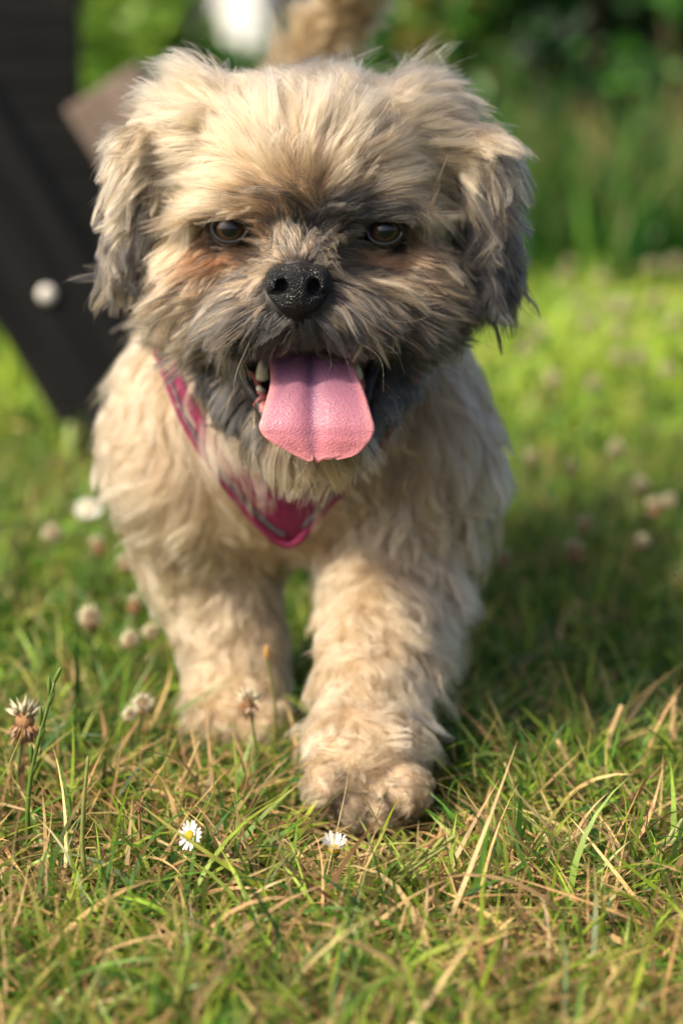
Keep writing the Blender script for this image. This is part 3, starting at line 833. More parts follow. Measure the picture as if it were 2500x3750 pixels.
b.inputs['Subsurface Weight'].default_value = .25; b.inputs['Subsurface Radius'].default_value = (.004, .0015, .001); b.inputs['Subsurface Scale'].default_value = .6
b.inputs['Roughness'].default_value = .40; b.inputs['Specular IOR Level'].default_value = .42
tv_ = n.new('ShaderNodeTexVoronoi'); tv_.inputs['Scale'].default_value = 1100
tcx = n.new('ShaderNodeTexCoord'); l.new(tcx.outputs['Object'], tv_.inputs['Vector'])
bump(n, l, b, tv_.outputs['Distance'], .0004, .7)
dog_part('tongue', tv, tf, m, col=np.concatenate([tcol.reshape(-1, 3)] * 2))

# ------------------------------------------------------------------ lips, gums, teeth
M_LIP = plain_mat('lip_skin', (.012, .010, .011), .5, .35, .4, 300, .0004)
M_GUM = plain_mat('gum', (.42, .13, .12), .4, .5, .3, 250, .0006)
for path, rad, mat, nm in (
    ([(528,822,1.098),(550,845,1.090),(575,890,1.080),(600,940,1.072),(622,985,1.064)], .0036, M_LIP, 'lip'),
    ([(878,822,1.098),(858,850,1.090),(842,895,1.080),(828,940,1.072),(815,985,1.064)], .0036, M_LIP, 'lip'),
    ([(566,858,1.090),(585,892,1.0815),(602,925,1.075),(618,960,1.068)], .0046, M_GUM, 'gum'),
    ([(846,862,1.090),(834,892,1.0815),(824,925,1.075)], .0040, M_GUM, 'gum')):
    pp = smooth_path([P(*q) for q in path], 20)
    pp += rng.normal(0, .0003, pp.shape)
    mb = MB(); mb.tube(pp - OFF, rad * (1 - .55 * np.linspace(-1, 1, 20) ** 4), 9); mb.build(nm, mat, dog)
M_TOOTH = plain_mat('tooth_enamel', (.55, .50, .36), .25, .5, .15, 200)
for tx, ty, Yd, hgt in ((603, 868, 1.082, 44), (597, 905, 1.079, 20), (818, 868, 1.082, 40)):
    a = P(tx, ty, Yd); b2 = P(tx - 2, ty - hgt, Yd - .002)
    mb = MB(); mb.tube(smooth_path([a, (a * .5 + b2 * .5) + np.array([0, -.001, 0]), b2], 8) - OFF, [.0036, .0036, .0034, .0030, .0025, .0019, .0012, .0003], 9)
    mb.build('tooth', M_TOOTH, dog)

# ------------------------------------------------------------------ whiskers
wk = [((500,690),(380,720),(335,760)),((520,720),(400,790),(365,850)),((540,740),(480,830),(470,910)),((560,750),(500,850),(492,960)),((585,760),(545,850),(535,905)),
      ((860,690),(960,690),(1005,650)),((900,700),(985,720),(1030,690)),((850,735),(960,800),(1000,860)),((930,735),(1040,810),(1095,905)),((880,740),(1030,760),(1165,815)),
      ((790,770),(870,820),(880,900)),((500,480),(505,450),(515,438)),((905,560),(935,560),(940,590)),((770,770),(800,840),(806,870)),((470,700),(390,700),(340,690)),((560,730),(430,770),(380,800)),((610,755),(560,830),(548,880)),((830,720),(930,740),(1000,720)),((800,745),(900,800),(930,860)),((870,700),(960,690),(1040,700)),((640,770),(615,840),(600,870)),((745,770),(760,830),(752,860))]
wp, wc = [], []
for i, q in enumerate(wk):
    p0 = hit(*q[0]); p0 = p0 if p0 is not None else P(*q[0], 1.06)
    pts = smooth_path([p0, P(*q[1], p0[1] - .012), P(*q[2], p0[1] - .016)], K)
    wp.append(pts); wc.append(np.repeat([[.015, .014, .013] if i not in (4, 10, 12) else [.55, .36, .15]], K, 0))
wp = np.array(wp)
make_curves('whiskers', wp, np.full((len(wp), K), 1.0e-4) * np.linspace(1.2, .4, K)[None], np.array(wc), M_HAIR, dog)

# ------------------------------------------------------------------ claws on the lifted-forward paw
M_CLAW = plain_mat('claw_horn', (.02, .018, .018), .35, .5, .3, 300)
for tx, ty in ((745, 1822), (802, 1868), (874, 1876), (930, 1840)):
    a = P(tx, ty, 1.052); mb = MB()
    mb.tube([a - OFF, a - OFF + np.array([0, -.005, -.003]), a - OFF + np.array([0, -.008, -.008])], [.0022, .0017, .0004], 7)
    mb.build('claw', M_CLAW, dog)

# ================================================================== GRASS
GREEN = np.array([.085, .20, .022]); YG = np.array([.25, .36, .035]); STRAW = np.array([.56, .38, .17]); DKG = np.array([.032, .105, .016]); BRN = np.array([.16, .095, .04])
def blades(name, root, length, width, azim, elev, bend, col, seg, label=None, cat='grass'):
    N = len(root)
    hd = np.stack([np.cos(azim), np.sin(azim), np.zeros(N)], -1)
    side = np.stack([-np.sin(azim), np.cos(azim), np.zeros(N)], -1)
    tw = rng.normal(0, .8, N)
    V = np.zeros((N, 2 * seg + 1, 3)); p = root.copy(); e = elev.copy(); a2 = np.zeros(N)
    curl = rng.normal(0, .25, N)
    for k in range(seg + 1):
        s_ = k / seg
        up = np.stack([np.zeros(N), np.zeros(N), np.ones(N)], -1)
        nrm = np.cross(side, hd * np.cos(e)[:, None] + up * np.sin(e)[:, None])
        sd = side * np.cos(tw * (.4 + s_))[:, None] + nrm * np.sin(tw * (.4 + s_))[:, None]
        ww = width * (1 - s_ ** 2.2) * (.75 + .25 * min(1, s_ * 4)) * .5
        if k < seg:
            V[:, 2 * k] = p - sd * ww[:, None]; V[:, 2 * k + 1] = p + sd * ww[:, None]
        else:
            V[:, 2 * seg] = p
        ca = np.cos(curl * s_ * 3); sa = np.sin(curl * s_ * 3)
        dirv = (hd * ca[:, None] + side * sa[:, None]) * np.cos(e)[:, None] + up * np.sin(e)[:, None]
        p = p + dirv * (length / seg)[:, None]
        gz = ground_z(p[:, 0], p[:, 1]) + .0015 + .004 * rng.random(N)
        p[:, 2] = np.maximum(p[:, 2], gz)
        e = e - bend / seg
    nvp = 2 * seg + 1
    base = (np.arange(N) * nvp)[:, None]
    fs = []
    for k in range(seg - 1):
        fs.append(np.concatenate([base + 2 * k, base + 2 * k + 1, base + 2 * k + 3], 1)); fs.append(np.concatenate([base + 2 * k, base + 2 * k + 3, base + 2 * k + 2], 1))
    fs.append(np.concatenate([base + 2 * seg - 2, base + 2 * seg - 1, base + 2 * seg], 1))
    s_ = np.repeat(np.arange(seg + 1) / seg, [2] * seg + [1])[None, :, None]
    tipdry = (rng.random(N) < .35)[:, None, None]
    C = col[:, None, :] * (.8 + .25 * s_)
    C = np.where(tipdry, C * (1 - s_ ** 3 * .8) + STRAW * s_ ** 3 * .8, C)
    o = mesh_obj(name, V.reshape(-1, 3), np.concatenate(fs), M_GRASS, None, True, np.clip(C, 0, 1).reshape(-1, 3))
    return tag(o, label, cat, kind='stuff')
def lown(x, y, f, ph):
    return .5 + .25 * np.sin(f * x + ph + 1.7 * np.sin(f * .6 * y + ph)) + .25 * np.sin(f * 1.1 * y - ph * 2 + 1.3 * np.sin(f * .8 * x))
def field_roots(N, y0, y1, spread):
    y = np.sqrt(y0 ** 2 + (y1 ** 2 - y0 ** 2) * rng.random(N))
    x = (rng.random(N) * 2 - 1) * (spread * y)
    return x, y
def pick_cols(N, w_, extra=0):
    pal = np.array([GREEN, YG, STRAW, DKG, BRN]); cs = np.cumsum(w_, axis=1); cs /= cs[:, -1:]
    u = rng.random(N)[:, None]
    i = (u > cs).sum(1)
    return pal[i] * np.exp(rng.normal(0, .22, (N, 1))) * np.exp(rng.normal(0, .06, (N, 3)))
def away(x, y, z=.012, d=.004):
    inside = (x > LO[0]) & (x < HI[0]) & (y > LO[1]) & (y < HI[1])
    p = np.stack([x, y, np.full(len(x), z)], -1)
    return ~inside | (samp(SD, p) > d)
# near turf: matted mown grass with straw
def turf(name, N, y0, y1, spread, lm, wm, seg, wfun, label, upright=.35):
    x, y = field_roots(N, y0, y1, spread)
    dens = lown(x, y, 17, .4) * .6 + lown(x, y, 41, 2.1) * .4
    k = away(x, y) & (rng.random(N) < .25 + .95 * dens)
    x, y = x[k], y[k]; N = len(x)
    root = np.stack([x, y, ground_z(x, y) - .001], -1)
    up = rng.random(N) < upright
    pf = np.exp(-((x - P(848, 1900, 1.05)[0]) / .055) ** 4) * np.clip((1.1 - y) / .02, 0, 1) * np.clip((y - .95) / .04, 0, 1)
    pf = np.maximum(pf, .55 * np.exp(-((x - P(540, 1690, 1.18)[0]) / .05) ** 4) * np.clip((1.25 - y) / .02, 0, 1) * np.clip((y - 1.08) / .03, 0, 1))
    ln_ = (1 - .78 * pf) * lm * np.clip(rng.normal(1, .35, N), .35, 2.2) * np.where(up, .9, 1.15)
    el = np.where(up, np.radians(np.clip(rng.normal(62, 15, N), 25, 90)), np.radians(np.clip(rng.normal(34, 18, N), 2, 75)))
    bd = np.where(up, rng.normal(.9, .5, N), rng.normal(1.2, .6, N))
    az = rng.random(N) * 6.283
    cols = pick_cols(N, wfun(x, y, up)) * (1 + .55 * np.clip((y - 1.9) / .4, 0, 1) * np.clip((3.9 - y) / .5, 0, 1))[:, None]  # brightens a middle-distance band, painting its sunlight into the blade colour
    return blades(name, root, ln_, wm * np.clip(rng.normal(1, .3, N), .4, 1.9), az, el, bd, cols, seg, label)
def w_near(x, y, up):
    t = lown(x, y, 13, 1.1); f = np.clip((1.16 - y) / .16, 0, 1)
    return np.stack([.34 + .2 * t - .17 * f, .20 + .22 * f, (.12 + .40 * f) * (1.35 - .9 * t) * np.where(up, .4, 1.2), .28 - .16 * f + 0 * t, .08 * f + .02 + 0 * t], -1)
def w_mid(x, y, up):
    t = lown(x, y, 6, .3)
    return np.stack([.45 + .2 * t, .22 + .15 * t, .07 + 0 * t, .28 - .1 * t, .02 + 0 * t], -1)
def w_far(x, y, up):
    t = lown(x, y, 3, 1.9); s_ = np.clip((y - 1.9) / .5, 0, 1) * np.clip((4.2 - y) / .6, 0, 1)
    return np.stack([.4 + 0 * t, .2 + 1.3 * s_, .04 + .0 * s_, .3 - .29 * s_, 0 * t], -1)  # sunlit band also painted by a yellower, less dark mix
turf('grass', 36000, .70, 1.20, .24, .050, .0024, 7, w_near, 'matted short lawn grass with straw in the foreground')
turf('grass', 40000, 1.18, 1.95, .25, .042, .0024, 4, w_mid, 'green lawn grass beside and behind the dog', .55)
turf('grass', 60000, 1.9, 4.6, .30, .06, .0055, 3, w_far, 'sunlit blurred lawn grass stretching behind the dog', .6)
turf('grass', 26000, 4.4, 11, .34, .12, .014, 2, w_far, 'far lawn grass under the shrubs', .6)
# thatch: short broken straw lying flat
N = 16000; x, y = field_roots(N, .70, 1.30, .24); k = away(x, y); x, y = x[k], y[k]; N = len(x)
blades('thatch', np.stack([x, y, ground_z(x, y) + .001 + .006 * rng.random(N)], -1), np.clip(rng.normal(.022, .01, N), .005, .05), np.clip(rng.normal(.0014, .0006, N), .0005, .003), rng.random(N) * 6.283,
       np.radians(rng.normal(4, 8, N)), rng.normal(.1, .3, N), pick_cols(N, np.tile([.05, .12, .5, .05, .28], (N, 1))), 3, 'dry broken straw lying between the grass blades', 'straw')
N = 4800; x, y = field_roots(N, .70, 1.24, .24); k = away(x, y, .012, .02); x, y = x[k], y[k]; N = len(x)
blades('straw', np.stack([x, y, ground_z(x, y) + .004 + .012 * rng.random(N)], -1), np.clip(rng.normal(.045, .016, N), .012, .09), np.clip(rng.normal(.0023, .0007, N), .0008, .004), rng.random(N) * 6.283,
       np.radians(rng.normal(9, 11, N)), rng.normal(.35, .4, N), pick_cols(N, np.tile([.02, .18, .7, .0, .10], (N, 1))), 5, 'longer pale straw pieces lying across the foreground turf', 'straw')
# clover and plantain leaves low in the turf
N = 2600; x, y = field_roots(N, .72, 1.9, .25); k = away(x, y, .012, .008) & (rng.random(N) < lown(x, y, 9, 3.3) ** 2 * 1.6 + .05); x, y = x[k], y[k]; N = len(x)
LV, LF, LC = [], [], []
for i in range(N):
    z = float(ground_z(x[i], y[i])) + random.uniform(.004, .022); a0 = random.random() * 6.28
    nl = 3 if random.random() < .75 else 1
    sz = random.uniform(.005, .009) if nl == 3 else random.uniform(.010, .018)
    c = (GREEN * random.uniform(.6, 1.3) + (YG - GREEN) * random.random() * .5) * np.array([1, 1.1, 1])
    for q in range(nl):
        a = a0 + q * 2.1 + random.uniform(-.2, .2); tilt = random.uniform(-.3, .7)
        d = np.array([math.cos(a) * math.cos(tilt), math.sin(a) * math.cos(tilt), math.sin(tilt)]); sd = np.array([-math.sin(a), math.cos(a), 0]); up = np.cross(d, sd)
        b0 = np.array([x[i], y[i], z]); bi = len(LV)
        for (u_, v_, h_) in ((0, 0, 0), (.35, .36, .06), (.75, .46, .05), (1.0, .26, 0), (.97, 0, -.03), (1.0, -.26, 0), (.75, -.46, .05), (.35, -.36, .06), (.5, 0, -.04)):
            LV.append(b0 + (d * u_ + sd * v_ * (1 if nl == 3 else .7) - up * h_) * sz * (1 if nl == 3 else 1.3)); LC.append(c)
        for t in range(8): LF.append((bi + 8, bi + t, bi + (t + 1) % 8))
tag(mesh_obj('clover_leaves', LV, LF, M_GRASS, None, True, np.array(LC)), 'low clover and plantain leaves scattered through the turf', 'ground cover', kind='stuff')

# ================================================================== FLOWERS AND STALKS
def gp(x, y):
    p = PZ(x, y, 0.0); p[2] = float(ground_z(p[0], p[1])); return p
def foot(p): return np.array([p[0], p[1], float(ground_z(p[0], p[1])) - .002])
M_STEM = leaf_mat('flower_stem', .5, .15, .3, 200)
def clover_proto(dry):
    hb = MB(); R = .0085
    cols = [np.array([.72, .66, .47]), np.array([.62, .46, .32]), np.array([.40, .22, .11])]
    for i in range(70):
        z = 1 - 2 * (i + .5) / 70; a = i * 2.39996; rr = math.sqrt(1 - z * z)
        d = np.array([rr * math.cos(a), rr * math.sin(a), z])
        if dry and z < .35: d = nz(d + np.array([0, 0, -.9]))
        t = nz(np.cross(d, [0, 0, 1.0]) + 1e-4); b2 = np.cross(d, t)
        c = cols[0] * random.uniform(.8, 1.1) if z > (.35 if dry else -.5) else cols[1 if random.random() < .5 else 2]
        L0 = R * random.uniform(.85, 1.2); p0 = d * R * .25
        hb.add([p0, p0 + d * L0 * .5 + t * .0011 + b2 * .0004, p0 + d * L0, p0 + d * L0 * .5 - t * .0011 + b2 * .0004, p0 + d * L0 * .45 - b2 * .0010], [(0, 1, 4), (1, 2, 4), (2, 3, 4), (3, 0, 4), (0, 3, 2, 1)], c)
    hb.ellipsoid((0, 0, 0), (R * .5,) * 3, 8, 6, None, cols[2])
    return mesh_data('flower_head', hb.v, hb.f, M_PETAL, True, np.array(hb.c))
CL_A, CL_B = clover_proto(False), clover_proto(True)
def stem_between(name, a, b2, rad, col, parent, sway=.004):
    mid = (a + b2) / 2 + np.array([random.uniform(-sway, sway), random.uniform(-sway, sway), 0])
    mb = MB(); mb.tube(smooth_path([a, mid, b2], 8), np.linspace(rad * 1.2, rad * .85, 8), 6, col)
    return mb.build(name, M_STEM, parent)
def clover(x, y, hgt, label, group, dry=False, size=1.0):
    p = PZ(x, y, hgt)
    f = foot(p + np.array([random.uniform(-.01, .01), random.uniform(-.005, .01), 0]))
    e = empty('clover_flower', tuple(f))
    o = bpy.data.objects.new('flower_head', CL_B if dry else CL_A); link(o, e)
    size *= .78 if group else .9
    o.location = p - f; o.scale = (size,) * 3; o.rotation_euler = (random.uniform(-.3, .3), random.uniform(-.3, .3), random.random() * 6)
    stem_between('stem', np.zeros(3), p - f, .0009, (.10, .14, .04), e)
    return tag(e, label, 'clover', group)
LG = 'blurred clover heads left of the dog'; RG = 'blurred clover heads right of the dog'; FG = 'clover heads in the far sunlit lawn'
ORD = ['leftmost', 'second from the left', 'third from the left', 'fourth from the left', 'fifth from the left', 'sixth from the left', 'seventh from the left', 'eighth from the left', 'ninth from the left', 'tenth from the left',
       'tenth from the right', 'ninth from the right', 'eighth from the right', 'seventh from the right', 'sixth from the right', 'fifth from the right', 'fourth from the right', 'third from the right', 'second from the right', 'rightmost']
def place(lst, x, k=0):
    i = sorted(q[0] for q in lst).index(x)
    return ORD[i] if i < len(lst) / 2 else ORD[20 - len(lst) + i]
CLL = ((208,1418,.05,0,1.1),(300,1470,.045,0,.9),(348,1452,.045,0,.8),(312,1388,.05,1,.9),(288,1292,.05,1,.9),(225,1252,.05,1,.9),(120,1225,.055,0,1.0))
for (x, y, h_, dry, s_) in CLL:
    clover(x, y, h_, ('browned' if dry else 'pale') + ' blurred clover head beside the dog, ' + place(CLL, x) + ' of seven left of it', LG, dry, s_)
CLR = ((1415,1030,.05,0,1),(1312,1075,.05,1,.9),(1220,1052,.05,1,.9),(1470,1112,.05,0,.9),(1502,1165,.05,1,1.1),(1340,1203,.05,1,.9),(1318,1265,.045,1,1.1),(1475,1243,.045,0,.8),(1152,1282,.05,1,.9),(1535,1150,.05,0,.8))
for (x, y, h_, dry, s_) in CLR:
    clover(x, y, h_, ('browned' if dry else 'pale') + ' blurred clover head right of the dog, ' + place(CLR, x) + ' of ten', RG, dry, s_)
CLF = ((1380,640,1.3),(1432,705,1.5),(1505,690,1.4),(1310,605,1.1),(1352,740,1.2),(1240,760,1.2),(1422,760,1.3),(1290,640,1.2),(1500,610,1.2),(1550,605,1.6),(1330,690,1.2),(1470,820,1.2),(1420,820,1.1),(1210,800,1.1),(1270,870,1.1),(1180,740,1.1),(1545,740,1.2),(1390,700,1.2),(1360,880,1),(1530,850,1))
for (x, y, s_) in CLF:
    clover(x, y, .07, 'blurred clover head in the bright lawn far right, ' + place(CLF, x) + ' of twenty', FG, False, s_)
clover(58, 1655, .062, 'large fading clover head with browned lower florets at the left edge', None, True, 1.35)
clover(330, 1618, .050, 'small pale clover head in the grass left of the dog\'s rear paw', None, False, .8)
clover(300, 1642, .038, 'smallest clover head just below another in the grass left of the paw', None, False, .6)
clover(572, 1612, .055, 'half withered clover head standing before the dog\'s back-set front paw', None, True, .95)
# daisies
def daisy(x, y, hgt, tilt, size, label, open_=1.0):
    p = PZ(x, y, hgt); f = foot(p + np.array([.006, .004, 0]))
    e = empty('daisy', tuple(f))
    h0 = empty('flower_head', tuple(p - f), tilt); h0.parent = e; h0.scale = (size,) * 3
    for i in range(19):
        a = i * 2 * math.pi / 19 + random.uniform(-.06, .06); L0 = .0072 * random.uniform(.85, 1.1); el = (1 - open_) * 1.2 + random.uniform(-.1, .2)
        d = np.array([math.cos(a) * math.cos(el), math.sin(a) * math.cos(el), math.sin(el)]); t = np.array([-math.sin(a), math.cos(a), 0]); p0 = d * .0024; ww = .00105
        up = np.cross(d, t) * -1
        if i == 0: pass
        mb = MB(); mb.add([p0 - t * ww * .5, p0 + t * ww * .5, p0 + d * L0 * .6 + t * ww + up * .0004, p0 + d * L0 * .95 + t * ww * .5, p0 + d * L0 * .95 - t * ww * .5, p0 + d * L0 * .6 - t * ww + up * .0004, p0 + d * L0 * .5 + up * .0002],
               [(0, 1, 6), (1, 2, 6), (2, 3, 6), (3, 4, 6), (4, 5, 6), (5, 0, 6)], (.80, .79, .76))
        mb.build('petal', M_PETAL, h0)
    mb = MB(); mb.ellipsoid((0, 0, .0006), (.0033, .0033, .0020), 12, 7, None, (.62, .40, .03)); mb.build('disc', M_PETAL, h0)
    mb = MB(); mb.ellipsoid((0, 0, -.0016), (.0030, .0030, .0022), 10, 6, None, (.10, .16, .04)); mb.build('calyx', M_STEM, h0)
    stem_between('stem', np.zeros(3), p - f, .0008, (.13, .18, .05), e)
    return tag(e, label, 'daisy')
daisy(436, 1920, .034, (math.radians(40), math.radians(-58), 0), .82, 'half open white daisy with yellow centre in the near grass below the dog\'s rear paw')
daisy(768, 1952, .026, (math.radians(14), 0, 0), .95, 'small closing white daisy seen from the side below the forward paw', .35)
daisy(203, 1170, .055, (math.radians(30), 0, 0), 1.15, 'blurred white daisy in the lawn beside the dog\'s shoulder on the left')
# stalks: (bottom px, top px, radius, colour, kind)
def stalk(bx, by, tx, ty, rad, col, kind, label, cat, name, lean=0.0, bow=.004):
    a = gp(bx, by); b2 = P(tx, ty, a[1] + lean)
    e = empty(name, tuple(a)); d = b2 - a
    mid = d * .5 + np.array([bow, 0, 0])
    pts = smooth_path([np.zeros(3) - np.array([0, 0, .002]), mid, d], 14)
    mb = MB(); mb.tube(pts, np.linspace(rad * 1.6, rad * .8, 14), 6, col); mb.build('stem', M_STEM, e)
    if kind == 'rye':
        for k in range(7, 14):
            for s in ((-1, 1)[k % 2],):
                c = pts[k]; ax_ = nz(pts[13] - pts[6]) + np.array([.22 * s, 0, 0])
                mb = MB(); mb.ellipsoid(c + np.array([.0012 * s, 0, .003]), (.0012, .0010, .0052), 6, 6, ax_, np.array(col) * random.uniform(.9, 1.3)); mb.build('spikelet', M_STEM, e)
    if kind == 'dead':
        mb = MB()
        for i in range(46):
            z = 1 - 1.4 * (i + .5) / 46; an = i * 2.4; rr = math.sqrt(max(0, 1 - z * z)); dd = np.array([rr * math.cos(an), rr * math.sin(an), z]); t = nz(np.cross(dd, [.1, .2, 1])); L0 = .0052 * random.uniform(.7, 1.2)
            mb.add([d - t * .0006, d + t * .0006, d + dd * L0 + t * .0004, d + dd * L0 * 1.1], [(0, 1, 2), (0, 2, 3)], np.array([.36, .22, .10]) * random.uniform(.6, 1.3))
        mb.ellipsoid(d, (.0028,) * 3, 8, 6, None, (.2, .11, .05)); mb.build('seed_head', M_STEM, e)
    if kind == 'tip':
        mb = MB(); mb.ellipsoid(d, (rad * 1.7, rad * 1.7, rad * 5), 7, 6, nz(d), (.48, .26, .08)); mb.build('tip', M_STEM, e)
    if kind == 'blade':
        pass
    return tag(e, label, cat)
g1 = (.10, .16, .03); g2 = (.20, .23, .06); s1 = (.50, .36, .18); s2 = (.36, .22, .10)
stalk(66, 2010, 126, 1566, .0010, g1, 'rye', 'tall green ryegrass spike leaning right at the left edge', 'grass stalk', 'grass_stalk', 0, -.006)
stalk(215, 2110, 203, 1738, .0010, g2, 'none', 'upright green grass stem right of the tall ryegrass spike', 'grass stalk', 'grass_stalk', .0, -.004)
stalk(300, 2035, 320, 1855, .0008, s2, 'dead', 'dried brown daisy seed head on a thin bent stem', 'seed head', 'dead_daisy', .0, .002)
stalk(622, 1760, 612, 1500, .0009, (.14, .14, .04), 'tip', 'thin upright stalk with an orange tip between the front paws', 'grass stalk', 'grass_stalk', 0, .004)
stalk(338, 1868, 458, 1705, .0009, s1, 'none', 'dry yellow stem leaning right before the back-set paw', 'grass stalk', 'grass_stalk', -.01, .004)
stalk(880, 2085, 1022, 1945, .0011, g2, 'rye', 'yellow green seed stem leaning right in front of the forward paw', 'grass stalk', 'grass_stalk', -.01, -.008)
stalk(866, 2160, 888, 2080, .0013, (.52, .36, .13), 'none', 'short straw coloured stub below the leaning seed stem', 'grass stalk', 'grass_stalk')
stalk(1196, 1905, 1158, 1752, .0009, (.34, .30, .12), 'none', 'pale thin stem leaning left in the shade right of the paw', 'grass stalk', 'grass_stalk', 0, .004)
stalk(1480, 2010, 1568, 1905, .0013, (.26, .29, .11), 'rye', 'pale grass ear leaning out of the right edge', 'grass stalk', 'grass_stalk', 0, -.003)
stalk(1325, 1815, 1280, 1700, .0016, s1, 'none', 'stubby dry stalk leaning left in the shaded grass', 'dry stalk', 'dry_stalk')
stalk(1412, 1775, 1428, 1620, .0017, s1, 'none', 'bent dry stalk standing in the shaded grass on the right', 'dry stalk', 'dry_stalk', 0, -.006)
stalk(1500, 1760, 1548, 1600, .0017, s1, 'none', 'dry stalk leaning right near the right edge', 'dry stalk', 'dry_stalk')
stalk(1566, 1775, 1540, 1670, .0016, s1, 'none', 'dry stalk cut by the right edge of the picture', 'dry stalk', 'dry_stalk')
stalk(205, 1096, 262, 1112, .004, (.42, .24, .08), 'none', 'blurred orange brown twig lying at the foot of the bench leg', 'twig', 'twig')
stalk(140, 2175, 80, 2050, .0018, s1, 'none', 'thick split straw lying at the lower left', 'dry stalk', 'dry_stalk', .03, .003)
stalk(625, 1800, 655, 1900, .0008, s1, 'none', 'thin straw lying before the paws', 'dry stalk', 'dry_stalk', -.02)
# a fallen pink leaf
a = gp(190, 2150); mb = MB()
lv = []
for i in range(7):
    for j in range(5):
        u = i / 6; v = (j - 2) / 2; wd = .008 * math.sin(math.pi * (.08 + .88 * u)) * (1 + .2 * math.sin(9 * u))
        lv.append((u * .022 - .011, v * wd, .006 + .0035 * abs(v) + .003 * math.sin(u * 5) + .0015 * math.sin(7 * v + 3 * u)))
mb.add(lv, [(i * 5 + j, i * 5 + j + 1, i * 5 + j + 6, i * 5 + j + 5) for i in range(6) for j in range(4)], (.42, .16, .15))
o = mb.build('fallen_leaf', M_PETAL); o.location = a; o.rotation_euler = (.3, .1, .7)
tag(o, 'small fallen pink leaf lying in the grass at the lower left', 'leaf')
# a tiny fly in the air
fp = P(1549, 1322, 1.06)
e = empty('fly', tuple(fp), (0, .3, .6)); tag(e, 'tiny dark fly in the air at the right edge', 'fly')
mb = MB(); mb.ellipsoid((0, 0, 0), (.0005, .0011, .0005), 8, 6); mb.build('fly_body', M_LID, e)
for s in (-1, 1):
    mb = MB(); mb.add([(0, 0, .0003), (s * .0006, .0004, .0008), (s * .0012, .0016, .0010), (s * .0004, .0014, .0006)], [(0, 1, 2, 3)]); mb.build('wing', M_PIPE, e)

# ================================================================== THE BENCH on the left
def wood_mat(name, dark, light):
    m, n, l, b = new_mat(name)
    tc = n.new('ShaderNodeTexCoord'); mp = n.new('ShaderNodeMapping'); mp.inputs['Scale'].default_value = (3, 60, 60)
    t = n.new('ShaderNodeTexNoise'); t.inputs['Scale'].default_value = 1.6; t.inputs['Detail'].default_value = 6
    l.new(tc.outputs['Object'], mp.inputs[0]); l.new(mp.outputs[0], t.inputs['Vector'])
    r = ramp(n, l, t.outputs[0], [(.3, dark), (.7, light)])
    l.new(r.outputs[0], b.inputs['Base Color']); b.inputs['Roughness'].default_value = .9; b.inputs['Specular IOR Level'].default_value = .1
    bump(n, l, b, t.outputs[0], .003)
    return m
M_WOOD = wood_mat('stained_timber', (.004, .0043, .005), (.014, .0138, .014))
M_WOODG = wood_mat('weathered_timber', (.12, .09, .072), (.26, .20, .165))
def plank(name, a, b2, wid, th, mat, parent, upv=(0, 0, 1)):
    # a box from a to b2 (centre line), wid across in the picture plane, th in depth, edges eased
    a = np.array(a, float); b2 = np.array(b2, float); L0 = np.linalg.norm(b2 - a); xd = (b2 - a) / L0
    yd = nz(np.cross(np.array([0, 1.0, 0]) if abs(xd[1]) < .9 else np.array([0, 0, 1.0]), xd)); zd = np.cross(xd, yd); e = .004
    vs, fs = [], []
    for sx in (0, 1):
        for (p, q) in ((-1, -1), (1, -1), (1, 1), (-1, 1)):
            pass
    prof = [(-wid / 2 + e, -th / 2), (wid / 2 - e, -th / 2), (wid / 2, -th / 2 + e), (wid / 2, th / 2 - e), (wid / 2 - e, th / 2), (-wid / 2 + e, th / 2), (-wid / 2, th / 2 - e), (-wid / 2, -th / 2 + e)]
    for (x_, sh) in ((0, .96), (e, 1), (L0 - e, 1), (L0, .96)):
        for p, q in prof: vs.append((x_ - L0 / 2, p * sh, q * sh))
    for i in range(3):
        for k in range(8): fs.append((i * 8 + k, i * 8 + (k + 1) % 8, (i + 1) * 8 + (k + 1) % 8, (i + 1) * 8 + k))
    fs.append(tuple(range(8))[::-1]); fs.append(tuple(24 + k for k in range(8)))
    o = mesh_obj(name, vs, fs, mat, parent, False)
    from mathutils import Matrix
    M = Matrix(((xd[0], yd[0], zd[0], 0), (xd[1], yd[1], zd[1], 0), (xd[2], yd[2], zd[2], 0), (0, 0, 0, 1)))
    o.matrix_basis = Matrix.Translation(Vector(((a + b2) / 2) - (np.array(parent.location) if parent else 0))) @ M
    return o
bench = empty('timber_bench', (-.55, 2.2, 0))
tag(bench, 'dark stained timber picnic bench with splayed legs behind the dog on the left', 'bench')
plank('leg', P(-330, -70, 2.02), P(338, 1040, 2.02), .112, .045, M_WOOD, bench)
plank('leg', P(238, 195, 2.42), P(590, 748, 2.42), .095, .07, M_WOODG, bench)
for i in range(5):
    z0 = .07 + i * .148
    xr = P(330 if i < 2 else 190, 300, 2.75)[0]
    plank('shade_board', (-1.25, 2.75, z0), (xr - (.03 if i % 2 else 0), 2.75, z0), .1475, .03, M_WOOD, bench)  # near-black boards added to stand in for the darkness under the bench
plank('top_board', (-1.12, 1.95, .745), (-1.12, 3.2, .745), .14, .04, M_WOOD, bench)
plank('top_board', (-1.28, 1.95, .745), (-1.28, 3.2, .745), .14, .04, M_WOOD, bench)
plank('leg', (-1.62, 2.50, .0), (-1.25, 2.50, .70), .095, .045, M_WOOD, bench)
bc = P(108, 676, 1.995)
mb = MB(); mb.ellipsoid(bc - np.array(bench.location), (.0085, .006, .0085), 14, 8); mb.build('bolt', plain_mat('zinc_bolt', (.55, .52, .48), .4, .5, .2, 80), bench)

